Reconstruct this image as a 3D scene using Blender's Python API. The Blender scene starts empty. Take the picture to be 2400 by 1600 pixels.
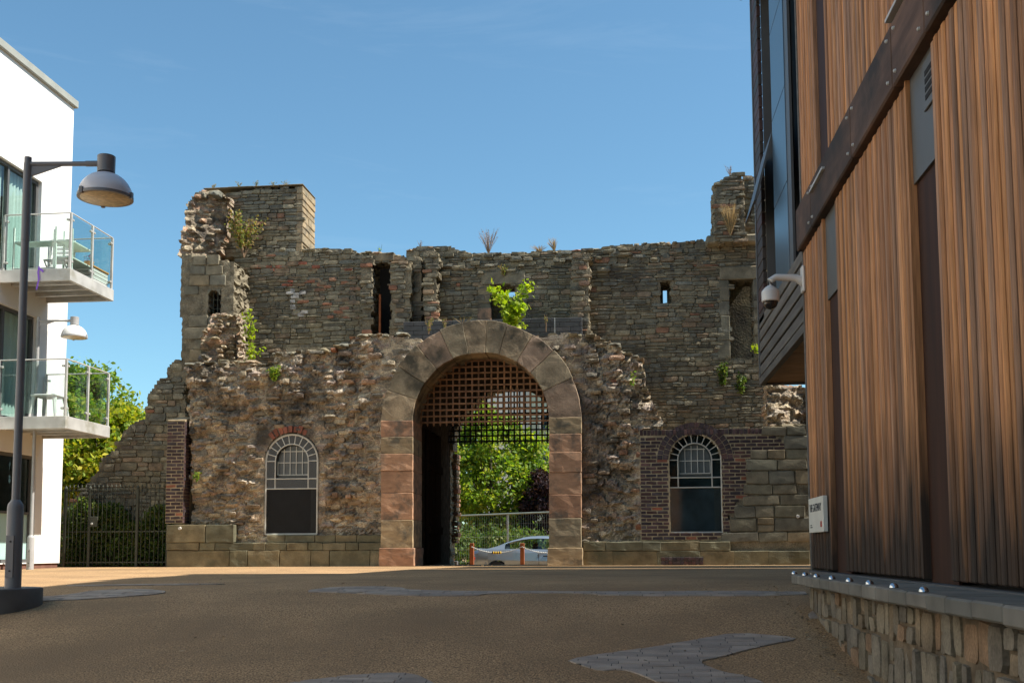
import bpy, bmesh, math, random
import numpy as np
from mathutils import Vector, Matrix, noise as mnoise

sc = bpy.context.scene
R = math.radians
# ------------------------------------------------------------------ camera
F, PX, PY = 2500.0, 1200.0, 1071.0          # focal length and principal point for a 2400 px wide frame
YAW, PITCH, ROLL = R(5.9), R(5.0), -0.0048
CAMZ = 0.31
cam_d = bpy.data.cameras.new("camera"); cam = bpy.data.objects.new("camera", cam_d)
sc.collection.objects.link(cam); sc.camera = cam
cam_d.sensor_width = 36.0; cam_d.lens = 36.0 * F / 2400.0
cam_d.shift_y = (PY - 800.0) / 2400.0
cam_d.clip_start = 0.05; cam_d.clip_end = 3000
cam.location = (0, 0, CAMZ)
RM = Matrix.Rotation(YAW, 3, 'Z') @ Matrix.Rotation(math.pi / 2 + PITCH, 3, 'X') @ Matrix.Rotation(ROLL, 3, 'Z')
cam.rotation_euler = RM.to_euler()
# ------------------------------------------------------------------ sky, sun, exposure
SUN_EL, SUN_AZ = R(54), R(-2)                 # azimuth measured from +X towards +Y
w = bpy.data.worlds.new("World"); sc.world = w; w.use_nodes = True
nt = w.node_tree; bg = nt.nodes["Background"]
sky = nt.nodes.new("ShaderNodeTexSky"); sky.sky_type = 'NISHITA'; sky.sun_disc = False
sky.sun_elevation = SUN_EL; sky.sun_rotation = math.pi / 2 - SUN_AZ
sky.altitude = 50; sky.air_density = 1.0; sky.dust_density = 0.5; sky.ozone_density = 5.0
tint = nt.nodes.new("ShaderNodeVectorMath"); tint.operation = 'MULTIPLY'; tint.inputs[1].default_value = (.86, 1.06, .95)
nt.links.new(sky.outputs[0], tint.inputs[0])
tc = nt.nodes.new("ShaderNodeTexCoord"); mpw = nt.nodes.new("ShaderNodeMapping"); mpw.inputs["Scale"].default_value = (1.6, 1.6, 9.0); mpw.inputs["Rotation"].default_value = (.12, .1, 0)
nt.links.new(tc.outputs["Generated"], mpw.inputs[0])
cz_ = nt.nodes.new("ShaderNodeTexNoise"); cz_.inputs["Scale"].default_value = 2.2; cz_.inputs["Detail"].default_value = 7; cz_.inputs["Roughness"].default_value = .62; cz_.inputs["Distortion"].default_value = .6
nt.links.new(mpw.outputs[0], cz_.inputs["Vector"])
cr_ = nt.nodes.new("ShaderNodeMapRange"); cr_.inputs[1].default_value = .55; cr_.inputs[2].default_value = .9; cr_.inputs[4].default_value = .09; nt.links.new(cz_.outputs[0], cr_.inputs[0])
cm_ = nt.nodes.new("ShaderNodeMix"); cm_.data_type = 'RGBA'; nt.links.new(cr_.outputs[0], cm_.inputs[0]); nt.links.new(tint.outputs[0], cm_.inputs[6]); cm_.inputs[7].default_value = (6.5, 7.2, 7.8, 1)
nt.links.new(cm_.outputs[2], bg.inputs[0]); bg.inputs[1].default_value = 0.095
sun_d = bpy.data.lights.new("sun", 'SUN'); sun = bpy.data.objects.new("sun", sun_d); sc.collection.objects.link(sun)
sun_d.energy = 5.0; sun_d.angle = R(0.53); sun_d.color = (1.0, 0.93, 0.82)
sdir = Vector((math.cos(SUN_EL) * math.cos(SUN_AZ), math.cos(SUN_EL) * math.sin(SUN_AZ), math.sin(SUN_EL)))
sun.rotation_euler = sdir.to_track_quat('Z', 'Y').to_euler(); sun.location = (30, 4, 40)
sc.view_settings.view_transform = 'Standard'; sc.view_settings.look = 'None'
sc.view_settings.exposure = 0.95; sc.view_settings.gamma = 1.0
sc.render.engine = 'CYCLES'
sc.cycles.use_denoising = True
sc.cycles.max_bounces = 8; sc.cycles.transparent_max_bounces = 16
sc.cycles.caustics_reflective = False; sc.cycles.caustics_refractive = False

# ------------------------------------------------------------------ helpers
C = sc.collection
WL = {}
def ray(x, y):
    return (RM @ Vector(((x - PX) / F, (PY - y) / F, -1.0)))
def atY(x, y, Y):
    d = ray(x, y); t = Y / d.y
    return Vector((d.x * t, Y, CAMZ + d.z * t))
def atX(x, y, X):
    d = ray(x, y); t = X / d.x
    return Vector((X, d.y * t, CAMZ + d.z * t))
def atD(x, y, D):
    d = ray(x, y); fw = Vector((-math.sin(YAW), math.cos(YAW), 0)); t = D / d.dot(fw)
    return Vector((0, 0, CAMZ)) + d * t
GP = [(-60, -6.0), (0, -1.36), (4, -0.87), (6, -0.66), (7.1, -0.53), (8.2, -0.36), (9.2, -0.205), (9.9, -0.12),
      (10.8, -0.055), (12, -0.03), (14, -0.02), (18, -0.005), (22, 0.0), (25, -0.01), (26.8, -0.06), (31, -0.62), (34, -0.66), (400, -0.7)]
GPx = np.array([p[0] for p in GP]); GPz = np.array([p[1] for p in GP])
def gz(Y, X=0.0):
    # smoothed profile; a touch of unevenness
    s = 0.35 if Y > 5 else 1.0
    ys = np.array([Y - s, Y - s / 2, Y, Y + s / 2, Y + s])
    return float(np.interp(ys, GPx, GPz).mean())
def gnd(x, y):
    d = ray(x, y); t = 0.5; dt = 0.02
    while t < 40:
        p = Vector((0, 0, CAMZ)) + d * t
        if p.z <= gz(p.y): break
        t += dt
    p.z = gz(p.y); return p
def reg(o, loc=None, parent=None):
    C.objects.link(o)
    o0 = Vector(loc) if loc is not None else Vector((0, 0, 0))
    WL[o] = o0.copy()
    if parent is not None:
        o.parent = parent; o.location = o0 - WL[parent]
    else:
        o.location = o0
    return o
def tag(o, label=None, cat=None, group=None, kind=None):
    if label: o["label"] = label
    if cat: o["category"] = cat
    if group: o["group"] = group
    if kind: o["kind"] = kind
    return o
def empty(name, loc, label=None, cat=None, group=None):
    o = bpy.data.objects.new(name, None); o.empty_display_size = 0.2
    reg(o, loc); return tag(o, label, cat, group)
def mesh_obj(name, verts, faces, mat, parent=None, smooth=False, rnd=None, loc=None):
    me = bpy.data.meshes.new(name)
    me.from_pydata([tuple(v) for v in verts] if not isinstance(verts, np.ndarray) else verts.tolist(), [], faces if isinstance(faces, list) else faces.tolist())
    if rnd is not None:
        a = me.attributes.new("rnd", 'FLOAT', 'POINT'); a.data.foreach_set("value", np.asarray(rnd, dtype=np.float32))
    if mat: me.materials.append(mat)
    if smooth: me.shade_smooth()
    me.update()
    return reg(bpy.data.objects.new(name, me), loc, parent)

class MB:
    """collects shapes into one mesh"""
    def __init__(s): s.v = []; s.f = []; s.r = []; s.cr = 0.0
    def add(s, vs, fs):
        n = len(s.v); s.v += [tuple(v) for v in vs]; s.f += [tuple(i + n for i in f) for f in fs]; s.r += [s.cr] * len(vs); return s
    def box(s, a, b):
        x0, y0, z0 = [min(p, q) for p, q in zip(a, b)]; x1, y1, z1 = [max(p, q) for p, q in zip(a, b)]
        return s.add([(x0,y0,z0),(x1,y0,z0),(x1,y1,z0),(x0,y1,z0),(x0,y0,z1),(x1,y0,z1),(x1,y1,z1),(x0,y1,z1)],
                     [(0,3,2,1),(4,5,6,7),(0,1,5,4),(1,2,6,5),(2,3,7,6),(3,0,4,7)])
    def bbox(s, a, b, c=0.006):
        """box with chamfered edges"""
        bm = bmesh.new()
        lo = Vector([min(p, q) for p, q in zip(a, b)]); hi = Vector([max(p, q) for p, q in zip(a, b)])
        bmesh.ops.create_cube(bm, size=1.0, matrix=Matrix.Translation((lo + hi) / 2) @ Matrix.Diagonal((*(hi - lo), 1)))
        bmesh.ops.bevel(bm, geom=bm.edges[:], offset=min(c, 0.45 * min(hi - lo)), segments=1, affect='EDGES')
        return s.bm(bm)
    def bm(s, bm):
        bm.verts.index_update()
        s.add([v.co[:] for v in bm.verts], [tuple(v.index for v in f.verts) for f in bm.faces]); bm.free(); return s
    def tube(s, pts, rad, n=8, cap=True):
        pts = [Vector(p) for p in pts]; rads = rad if isinstance(rad, (list, tuple)) else [rad] * len(pts)
        vs = []; fs = []
        for i, p in enumerate(pts):
            t = (pts[min(i + 1, len(pts) - 1)] - pts[max(i - 1, 0)]).normalized()
            up = Vector((0, 0, 1)) if abs(t.z) < 0.9 else Vector((1, 0, 0))
            a = t.cross(up).normalized(); b = a.cross(t).normalized()
            for k in range(n):
                an = 2 * math.pi * k / n; vs.append(p + (a * math.cos(an) + b * math.sin(an)) * rads[i])
        for i in range(len(pts) - 1):
            for k in range(n):
                k2 = (k + 1) % n; fs.append((i*n+k, i*n+k2, (i+1)*n+k2, (i+1)*n+k))
        if cap: fs.append(tuple(range(n - 1, -1, -1))); fs.append(tuple((len(pts)-1)*n + k for k in range(n)))
        return s.add(vs, fs)
    def lathe(s, prof, c, n=24, axis='Z'):
        vs = []; fs = []; c = Vector(c)
        for (r, h) in prof:
            for k in range(n):
                an = 2 * math.pi * k / n; ca, sa = math.cos(an) * r, math.sin(an) * r
                vs.append(c + (Vector((ca, sa, h)) if axis == 'Z' else Vector((ca, h, sa)) if axis == 'Y' else Vector((h, ca, sa))))
        for i in range(len(prof) - 1):
            for k in range(n):
                k2 = (k + 1) % n; fs.append((i*n+k, i*n+k2, (i+1)*n+k2, (i+1)*n+k))
        fs.append(tuple(range(n-1, -1, -1))); fs.append(tuple((len(prof)-1)*n + k for k in range(n)))
        return s.add(vs, fs)
    def prism(s, poly, y0, y1):
        """polygon in XZ extruded along Y"""
        n = len(poly); vs = [(p[0], y0, p[1]) for p in poly] + [(p[0], y1, p[1]) for p in poly]
        fs = [tuple(range(n)), tuple(range(2*n-1, n-1, -1))] + [(i, i+n, (i+1) % n + n, (i+1) % n) for i in range(n)]
        return s.add(vs, fs)
    def build(s, name, mat, parent=None, smooth=False, loc=None, rnd=True):
        v = s.v
        if loc is not None: v = [(a[0]-loc[0], a[1]-loc[1], a[2]-loc[2]) for a in v]
        o = mesh_obj(name, v, s.f, mat, parent, smooth, s.r if rnd and any(s.r) else None, loc)
        bm = bmesh.new(); bm.from_mesh(o.data); bmesh.ops.recalc_face_normals(bm, faces=bm.faces[:]); bm.to_mesh(o.data); bm.free()
        if smooth: o.data.set_sharp_from_angle(angle=R(35))
        return o

def roughen(o, cuts=3, amp=.01, sc=6.0, fine=.004):
    bm = bmesh.new(); bm.from_mesh(o.data)
    L = [e for e in bm.edges if e.calc_length() > .06]
    bmesh.ops.subdivide_edges(bm, edges=L, cuts=cuts, use_grid_fill=True)
    for v in bm.verts:
        p = v.co
        v.co = p + mnoise.noise_vector(p * sc) * amp + mnoise.noise_vector(p * sc * 4.3) * fine
    bmesh.ops.triangulate(bm, faces=[f for f in bm.faces if len(f.verts) > 4]); bm.to_mesh(o.data); bm.free(); return o
# ------------------------------------------------------------------ materials
def mat(name, cols, rough=0.85, nscale=5.0, namp=0.3, bump=0.0, bscale=25.0, bdist=0.01, metal=0.0, stretch=(1, 1, 1),
        dirt=None, dscale=0.6, dlo=0.5, dhi=0.62, spec=0.3, fine=0.0, fscale=80.0, jit=0.12, trans=0.0):
    m = bpy.data.materials.new(name); m.use_nodes = True; n = m.node_tree.nodes; l = m.node_tree.links
    p = n["Principled BSDF"]; p.inputs["Roughness"].default_value = rough; p.inputs["Metallic"].default_value = metal
    p.inputs["Specular IOR Level"].default_value = spec
    geo = n.new("ShaderNodeNewGeometry"); mp = n.new("ShaderNodeMapping"); mp.inputs["Scale"].default_value = stretch
    l.new(geo.outputs["Position"], mp.inputs[0])
    at = n.new("ShaderNodeAttribute"); at.attribute_name = "rnd"; oi = n.new("ShaderNodeObjectInfo")
    ad = n.new("ShaderNodeMath"); ad.operation = 'ADD'; l.new(at.outputs["Fac"], ad.inputs[0]); l.new(oi.outputs["Random"], ad.inputs[1])
    fr = n.new("ShaderNodeMath"); fr.operation = 'FRACT'; l.new(ad.outputs[0], fr.inputs[0])
    if isinstance(cols, tuple): cols = [cols]
    rp = n.new("ShaderNodeValToRGB"); e = rp.color_ramp.elements; rp.color_ramp.interpolation = 'CONSTANT'
    while len(e) < len(cols): e.new(0.5)
    while len(e) > max(1, len(cols)): e.remove(e[-1])
    for i, c in enumerate(cols): e[i].position = i / len(cols); e[i].color = (*c, 1)
    l.new(fr.outputs[0], rp.inputs[0]); col = rp.outputs[0]
    def mul(col, fac_socket, lo, hi):
        mr = n.new("ShaderNodeMapRange"); mr.inputs[1].default_value = 0.3; mr.inputs[2].default_value = 0.7
        mr.inputs[3].default_value = lo; mr.inputs[4].default_value = hi; l.new(fac_socket, mr.inputs[0])
        vm = n.new("ShaderNodeVectorMath"); vm.operation = 'SCALE'; l.new(col, vm.inputs[0]); l.new(mr.outputs[0], vm.inputs["Scale"])
        return vm.outputs[0]
    if jit > 0:   # per-piece value jitter
        m2 = n.new("ShaderNodeMath"); m2.operation = 'MULTIPLY'; m2.inputs[1].default_value = 37.7; l.new(fr.outputs[0], m2.inputs[0])
        f2 = n.new("ShaderNodeMath"); f2.operation = 'FRACT'; l.new(m2.outputs[0], f2.inputs[0])
        mr = n.new("ShaderNodeMapRange"); mr.inputs[3].default_value = 1 - jit; mr.inputs[4].default_value = 1 + jit; l.new(f2.outputs[0], mr.inputs[0])
        vm = n.new("ShaderNodeVectorMath"); vm.operation = 'SCALE'; l.new(col, vm.inputs[0]); l.new(mr.outputs[0], vm.inputs["Scale"]); col = vm.outputs[0]
    if namp > 0:
        nz = n.new("ShaderNodeTexNoise"); nz.inputs["Scale"].default_value = nscale; nz.inputs["Detail"].default_value = 5
        l.new(mp.outputs[0], nz.inputs["Vector"]); col = mul(col, nz.outputs[0], 1 - namp, 1 + namp)
    if fine > 0:
        nf = n.new("ShaderNodeTexNoise"); nf.inputs["Scale"].default_value = fscale; nf.inputs["Detail"].default_value = 2
        l.new(mp.outputs[0], nf.inputs["Vector"]); col = mul(col, nf.outputs[0], 1 - fine, 1 + fine)
    if dirt:
        nd = n.new("ShaderNodeTexNoise"); nd.inputs["Scale"].default_value = dscale; nd.inputs["Detail"].default_value = 6; nd.inputs["Roughness"].default_value = 0.65
        l.new(geo.outputs["Position"], nd.inputs["Vector"])
        mr = n.new("ShaderNodeMapRange"); mr.inputs[1].default_value = dlo; mr.inputs[2].default_value = dhi; l.new(nd.outputs[0], mr.inputs[0])
        mx = n.new("ShaderNodeMix"); mx.data_type = 'RGBA'; l.new(mr.outputs[0], mx.inputs[0]); l.new(col, mx.inputs[6]); mx.inputs[7].default_value = (*dirt, 1); col = mx.outputs[2]
    l.new(col, p.inputs["Base Color"])
    if bump > 0:
        nb = n.new("ShaderNodeTexNoise"); nb.inputs["Scale"].default_value = bscale; nb.inputs["Detail"].default_value = 5
        l.new(mp.outputs[0], nb.inputs["Vector"]); b = n.new("ShaderNodeBump"); b.inputs["Strength"].default_value = bump; b.inputs["Distance"].default_value = bdist
        l.new(nb.outputs[0], b.inputs["Height"]); l.new(b.outputs[0], p.inputs["Normal"])
    if trans > 0:
        out = n["Material Output"]; tr = n.new("ShaderNodeBsdfTranslucent"); ms = n.new("ShaderNodeMixShader"); ms.inputs[0].default_value = trans
        vs = n.new("ShaderNodeVectorMath"); vs.operation = 'MULTIPLY'; vs.inputs[1].default_value = (1.5, 1.6, 0.5); l.new(col, vs.inputs[0])
        l.new(vs.outputs[0], tr.inputs[0]); l.new(p.outputs[0], ms.inputs[1]); l.new(tr.outputs[0], ms.inputs[2]); l.new(ms.outputs[0], out.inputs[0])
    m["col"] = 1
    return m
def glass(name, tint=(0.8, 0.95, 0.92), refl=0.12, rough=0.0):
    m = bpy.data.materials.new(name); m.use_nodes = True; n = m.node_tree.nodes; l = m.node_tree.links
    n.remove(n["Principled BSDF"]); out = n["Material Output"]
    t = n.new("ShaderNodeBsdfTransparent"); t.inputs[0].default_value = (*tint, 1)
    g = n.new("ShaderNodeBsdfGlossy"); g.inputs["Roughness"].default_value = rough
    fz = n.new("ShaderNodeFresnel"); fz.inputs[0].default_value = 1.5
    ad = n.new("ShaderNodeMath"); ad.operation = 'MULTIPLY_ADD'; ad.inputs[1].default_value = 1.0; ad.inputs[2].default_value = refl; ad.use_clamp = True; l.new(fz.outputs[0], ad.inputs[0])
    gm_ = n.new("ShaderNodeNewGeometry"); bf = n.new("ShaderNodeMath"); bf.operation = 'SUBTRACT'; bf.inputs[0].default_value = 1.0; l.new(gm_.outputs["Backfacing"], bf.inputs[1])
    mu = n.new("ShaderNodeMath"); mu.operation = 'MULTIPLY'; l.new(ad.outputs[0], mu.inputs[0]); l.new(bf.outputs[0], mu.inputs[1]); ad = mu
    ms = n.new("ShaderNodeMixShader"); l.new(ad.outputs[0], ms.inputs[0]); l.new(t.outputs[0], ms.inputs[1]); l.new(g.outputs[0], ms.inputs[2]); l.new(ms.outputs[0], out.inputs[0])
    return m

GREYS = [(0.197,0.178,0.129),(0.165,0.152,0.115),(0.228,0.204,0.143),(0.259,0.224,0.153),(0.145,0.136,0.105),(0.217,0.194,0.134),(0.279,0.241,0.163),(0.187,0.184,0.149),(0.249,0.188,0.125),(0.176,0.162,0.120),(0.207,0.178,0.115)]
M_stone = mat("rubble_stone", GREYS, nscale=7, namp=.35, bump=.7, bscale=26, bdist=.02, dirt=(.085,.075,.06), dscale=.9, dlo=.52, dhi=.68, jit=.2, fine=.25, fscale=60)
M_stone_warm = mat("warm_stone", [(0.255,0.180,0.114),(0.281,0.153,0.095),(0.221,0.180,0.123),(0.289,0.216,0.142),(0.306,0.144,0.085)], nscale=8, namp=.3, bump=.6, bscale=30, bdist=.015, jit=.2, fine=.2, dirt=(.12,.1,.08), dscale=1.2, dlo=.52, dhi=.7)
M_mortar = mat("old_mortar", (0.194,0.166,0.114), nscale=5, namp=.45, bump=.8, bscale=30, bdist=.03, fine=.3, fscale=50)
M_rubble = mat("eroded_rubble", [(0.307,0.252,0.174),(0.230,0.195,0.141),(0.392,0.325,0.224),(0.276,0.212,0.158),(0.461,0.382,0.265),(0.200,0.179,0.141),(0.353,0.268,0.183),(0.399,0.340,0.265),(0.307,0.243,0.199),(0.430,0.276,0.183)],
               nscale=4, namp=.4, bump=.9, bscale=24, bdist=.035, dirt=(.07,.06,.048), dscale=1.1, dlo=.5, dhi=.66, jit=.17, fine=.3, fscale=45)
M_ashlar = mat("ashlar_block_stone", [(0.196,0.180,0.126),(0.225,0.199,0.140),(0.176,0.166,0.122),(0.244,0.214,0.149),(0.185,0.175,0.135),(0.264,0.214,0.135)], nscale=5, namp=.3, bump=.5, bscale=30, bdist=.012, dirt=(.1,.095,.075), dscale=1.1, dlo=.5, dhi=.7, jit=.12, fine=.2, fscale=90)
M_plinth = mat("plinth_stone", [(0.154,0.143,0.091),(0.177,0.159,0.102),(0.131,0.126,0.083),(0.192,0.163,0.098),(0.146,0.143,0.098)], nscale=4, namp=.35, bump=.5, bscale=35, bdist=.012, dirt=(.095,.095,.06), dscale=1.3, dlo=.48, dhi=.66, jit=.12, fine=.2, fscale=90)
M_buff = mat("buff_sandstone", [(0.345,0.263,0.162),(0.310,0.247,0.158),(0.368,0.278,0.167)], nscale=4, namp=.25, bump=.45, bscale=18, bdist=.01, stretch=(1,1,3), dirt=(.13,.115,.085), dscale=3.2, dlo=.48, dhi=.66, fine=.15, jit=.1)
M_pink = mat("pink_sandstone", [(0.394,0.223,0.138),(0.358,0.201,0.123),(0.418,0.246,0.152)], nscale=4, namp=.22, bump=.45, bscale=18, bdist=.01, stretch=(1,1,3), dirt=(.16,.125,.095), dscale=3.2, dlo=.48, dhi=.66, fine=.15, jit=.1)
M_vous = mat("weathered_voussoir", [(0.287,0.232,0.154),(0.333,0.259,0.168),(0.345,0.221,0.149),(0.265,0.221,0.149),(0.322,0.232,0.164)], nscale=3, namp=.35, bump=.5, bscale=22, bdist=.012, dirt=(.075,.068,.05), dscale=1.3, dlo=.44, dhi=.6, fine=.2, jit=.12)
M_brick = mat("dark_engineering_brick", [(0.064,0.041,0.044),(0.076,0.046,0.047),(0.055,0.039,0.044),(0.093,0.051,0.047),(0.047,0.037,0.044),(0.072,0.055,0.058)], nscale=9, namp=.3, bump=.3, bscale=60, bdist=.004, jit=.2, rough=.75)
M_brick_red = mat("red_brick", [(.28,.1,.06),(.23,.085,.055),(.32,.13,.08)], nscale=9, namp=.3, bump=.4, bscale=40, bdist=.006, jit=.2)
M_bmort = mat("brick_mortar", (0.405,0.330,0.213), nscale=8, namp=.3, bump=.3, bscale=60, bdist=.004, dirt=(.15,.12,.09), dscale=1.6, dlo=.52, dhi=.7)
M_conc = mat("grey_block", [(0.084,0.087,0.091),(0.098,0.098,0.101),(0.077,0.081,0.084)], nscale=6, namp=.2, bump=.3, bscale=60, bdist=.004)
M_white = mat("white_render", (.8,.79,.77), rough=.9, nscale=1.2, namp=.04, bump=.05, bscale=90, bdist=.003, jit=0)
M_coping = mat("coping_metal", (.3,.31,.28), rough=.5, nscale=3, namp=.1, jit=0)
M_galv = mat("galvanised_steel", (.5,.5,.48), rough=.55, metal=.3, nscale=3, namp=.2, bump=.05, bscale=40, jit=0, dirt=(.3,.29,.22), dscale=2.2, dlo=.55, dhi=.75)
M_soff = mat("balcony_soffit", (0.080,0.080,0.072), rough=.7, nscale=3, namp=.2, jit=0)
M_glass = glass("balustrade_glass", (.9,.965,.95), .07)
M_wglass = glass("window_glass", (.35,.42,.42), .16)
M_bglass = glass("apartment_glass", (.82,.9,.89), .06)
M_frame = mat("grey_window_frame", (.1,.1,.1), rough=.45, namp=.05, jit=0)
M_frost = mat("frosted_glass", (.42,.62,.6), rough=.25, namp=.08, nscale=1, jit=0, spec=.5)
M_curtain = mat("pale_curtain", (0.770,0.784,0.742), rough=.95, namp=.15, nscale=9, stretch=(1,1,.05), jit=0)
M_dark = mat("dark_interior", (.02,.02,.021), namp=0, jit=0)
M_lampgrey = mat("lamp_grey_paint", (.15,.15,.16), rough=.4, namp=.1, nscale=3, jit=0, spec=.5)
M_lampwhite = mat("lamp_shade_enamel", (0.580,0.580,0.618), rough=.3, namp=.05, jit=0, spec=.5)
M_lens = mat("lamp_lens", (.62,.5,.32), rough=.35, namp=.3, nscale=25, jit=0, bump=.3, bscale=60)
M_plastic = mat("white_plastic", (.62,.61,.58), rough=.35, namp=.04, jit=0, spec=.5)
M_black = mat("black_dome", (.012,.012,.014), rough=.06, namp=0, jit=0, spec=.8)
M_iron = mat("green_grey_iron", (.05,.055,.042), rough=.6, namp=.2, nscale=6, jit=0)
M_rust = mat("rusted_iron", [(0.247,0.135,0.072),(0.304,0.162,0.080),(0.209,0.117,0.072)], rough=.85, nscale=8, namp=.4, bump=.3, bscale=40, bdist=.004)
M_ironblk = mat("black_iron", (.018,.015,.013), rough=.7, namp=.3, jit=0)
M_corten = mat("corten_steel", [(.3,.095,.035),(.27,.085,.03)], rough=.85, nscale=6, namp=.25, bump=.1, bscale=60)
M_lead = mat("white_glazing_bar", (.55,.55,.5), rough=.5, namp=.12, jit=0)
M_carp = mat("silver_car_paint", (0.270,0.315,0.360), rough=.22, metal=.55, namp=0, jit=0, spec=.6)
M_tyre = mat("tyre_rubber", (.02,.02,.02), rough=.9, namp=.1, jit=0)
M_alloy = mat("alloy_rim", (.45,.45,.46), rough=.3, metal=.9, namp=0, jit=0)
M_red = mat("red_lens", (.5,.02,.02), rough=.15, namp=0, jit=0, spec=.6)
M_cglass = glass("car_glass", (.8,.84,.82), .03)
M_yellow = mat("yellow_sleeve", (.75,.5,.05), rough=.5, namp=.1, jit=0)
M_chain = mat("chain_steel", (.4,.4,.37), rough=.45, metal=.6, namp=.2, jit=0)
M_wire = mat("galvanised_wire", (0.205,0.234,0.199), rough=.5, metal=.4, namp=.1, jit=0)

# ------------------------------------------------------------------ numpy noise
def hsh(a, b, s=0):
    v = np.sin(a * 127.1 + b * 311.7 + s * 74.7) * 43758.5453
    return v - np.floor(v)
def vnoise(x, z, s=0):
    xi, zi = np.floor(x), np.floor(z); fx, fz = x - xi, z - zi
    fx = fx*fx*(3-2*fx); fz = fz*fz*(3-2*fz)
    a, b, c, d = hsh(xi, zi, s), hsh(xi+1, zi, s), hsh(xi, zi+1, s), hsh(xi+1, zi+1, s)
    return (a*(1-fx)+b*fx)*(1-fz) + (c*(1-fx)+d*fx)*fz
def fbm(x, z, s=0, o=4):
    t = 0; amp = .5
    for i in range(o): t = t + amp * vnoise(x * 2**i, z * 2**i, s + i * 3.1); amp *= .5
    return t
def voron(x, z, s=0):
    xi, zi = np.floor(x), np.floor(z)
    f1 = np.full(x.shape, 9.); f2 = np.full(x.shape, 9.); rid = np.zeros(x.shape)
    for dx in (-1, 0, 1):
        for dz in (-1, 0, 1):
            cx, cz = xi + dx, zi + dz
            px = cx + .1 + .8 * hsh(cx, cz, s); pz = cz + .15 + .7 * hsh(cx, cz, s + 5)
            d = np.maximum(np.abs(px - x), np.abs(pz - z)) * .6 + np.hypot(px - x, pz - z) * .4
            r = hsh(cx, cz, s + 9)
            n1 = d < f1
            f2 = np.where(n1, f1, np.minimum(f2, d)); rid = np.where(n1, r, rid); f1 = np.where(n1, d, f1)
    return f1, f2, rid
def pip(poly):
    P = np.array(poly, dtype=float)
    def f(X, Z):
        ins = np.zeros(np.shape(X), bool); n = len(P)
        for i in range(n):
            x1, z1 = P[i]; x2, z2 = P[(i+1) % n]
            c = ((z1 > Z) != (z2 > Z))
            with np.errstate(divide='ignore', invalid='ignore'):
                c &= X < (x2 - x1) * (Z - z1) / (z2 - z1 if z2 != z1 else 1e-9) + x1
            ins ^= c
        return ins
    return f
def pxpoly(pts, Y):
    return [(p.x, p.z) for p in (atY(x, y, Y) for x, y in pts)]
def rag(poly, step=.14, amp=.035, seed=1):
    """make the outline ragged"""
    rg = random.Random(seed); out = []
    for i in range(len(poly)):
        a = Vector(poly[i]); b = Vector(poly[(i+1) % len(poly)]); L = (b - a).length; k = max(1, int(L / step))
        for j in range(k):
            p = a.lerp(b, j / k); out.append((p.x + rg.uniform(-amp, amp), p.y + rg.uniform(-amp, amp)))
    return out

def grid_wall(name, parent, inside, x0, x1, z0, z1, res, y, thick, disp, material, layers=3, rnd=None, sidejit=.03, back=True):
    nx = int(math.ceil((x1 - x0) / res)); nz = int(math.ceil((z1 - z0) / res))
    I, J = np.meshgrid(np.arange(nx + 1), np.arange(nz + 1), indexing='ij')
    X = x0 + I * res; Z = z0 + J * res
    jx = (hsh(I * 1.0, J * 1.0, 3) - .5) * res * .55; jz = (hsh(I * 1.0, J * 1.0, 4) - .5) * res * .55
    act = inside((X[:-1, :-1] + X[1:, 1:]) / 2, (Z[:-1, :-1] + Z[1:, 1:]) / 2)
    X = X + jx; Z = Z + jz
    D = disp(X, Z); nv = (nx + 1) * (nz + 1)
    V = [np.stack([X, y - D, Z], -1).reshape(-1, 3)]
    for k in range(1, layers + 1):
        t = k / layers; sj = sidejit if k < layers else 0
        ox = (hsh(I + k * 17., J * 1., 6) - .5) * 2 * sj; oz = (hsh(I * 1., J + k * 13., 8) - .5) * 2 * sj
        V.append(np.stack([X + ox, np.full_like(X, y + thick * t) + (oz if k < layers else 0), Z + oz], -1).reshape(-1, 3))
    V = np.concatenate(V)
    def vid(i, j, k): return k * nv + i * (nz + 1) + j
    ii, jj = np.nonzero(act); fs = [np.stack([vid(ii, jj, 0), vid(ii+1, jj, 0), vid(ii+1, jj+1, 0), vid(ii, jj+1, 0)], -1)]
    if back: fs.append(np.stack([vid(ii, jj, layers), vid(ii, jj+1, layers), vid(ii+1, jj+1, layers), vid(ii+1, jj, layers)], -1))
    pad = np.pad(act, 1)
    for k in range(layers):
        for (dx, dz, e) in ((-1, 0, ((0,0),(0,1))), (1, 0, ((1,1),(1,0))), (0, 1, ((0,1),(1,1))), (0, -1, ((1,0),(0,0)))):
            m = act & ~pad[1+dx:1+dx+nx, 1+dz:1+dz+nz]; a, b = np.nonzero(m); (p, q) = e
            if e[0] == (0,1) and e[1] == (1,1) or True:
                fs.append(np.stack([vid(a+p[0], b+p[1], k), vid(a+q[0], b+q[1], k), vid(a+q[0], b+q[1], k+1), vid(a+p[0], b+p[1], k+1)], -1))
    Fa = np.concatenate(fs); used, inv = np.unique(Fa, return_inverse=True); Fa = inv.reshape(Fa.shape)
    rr = None
    if rnd is not None: rr = np.tile(rnd(X, Z).reshape(-1), layers + 1)[used]
    return mesh_obj(name, V[used], Fa, material, parent, False, rr)

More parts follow.
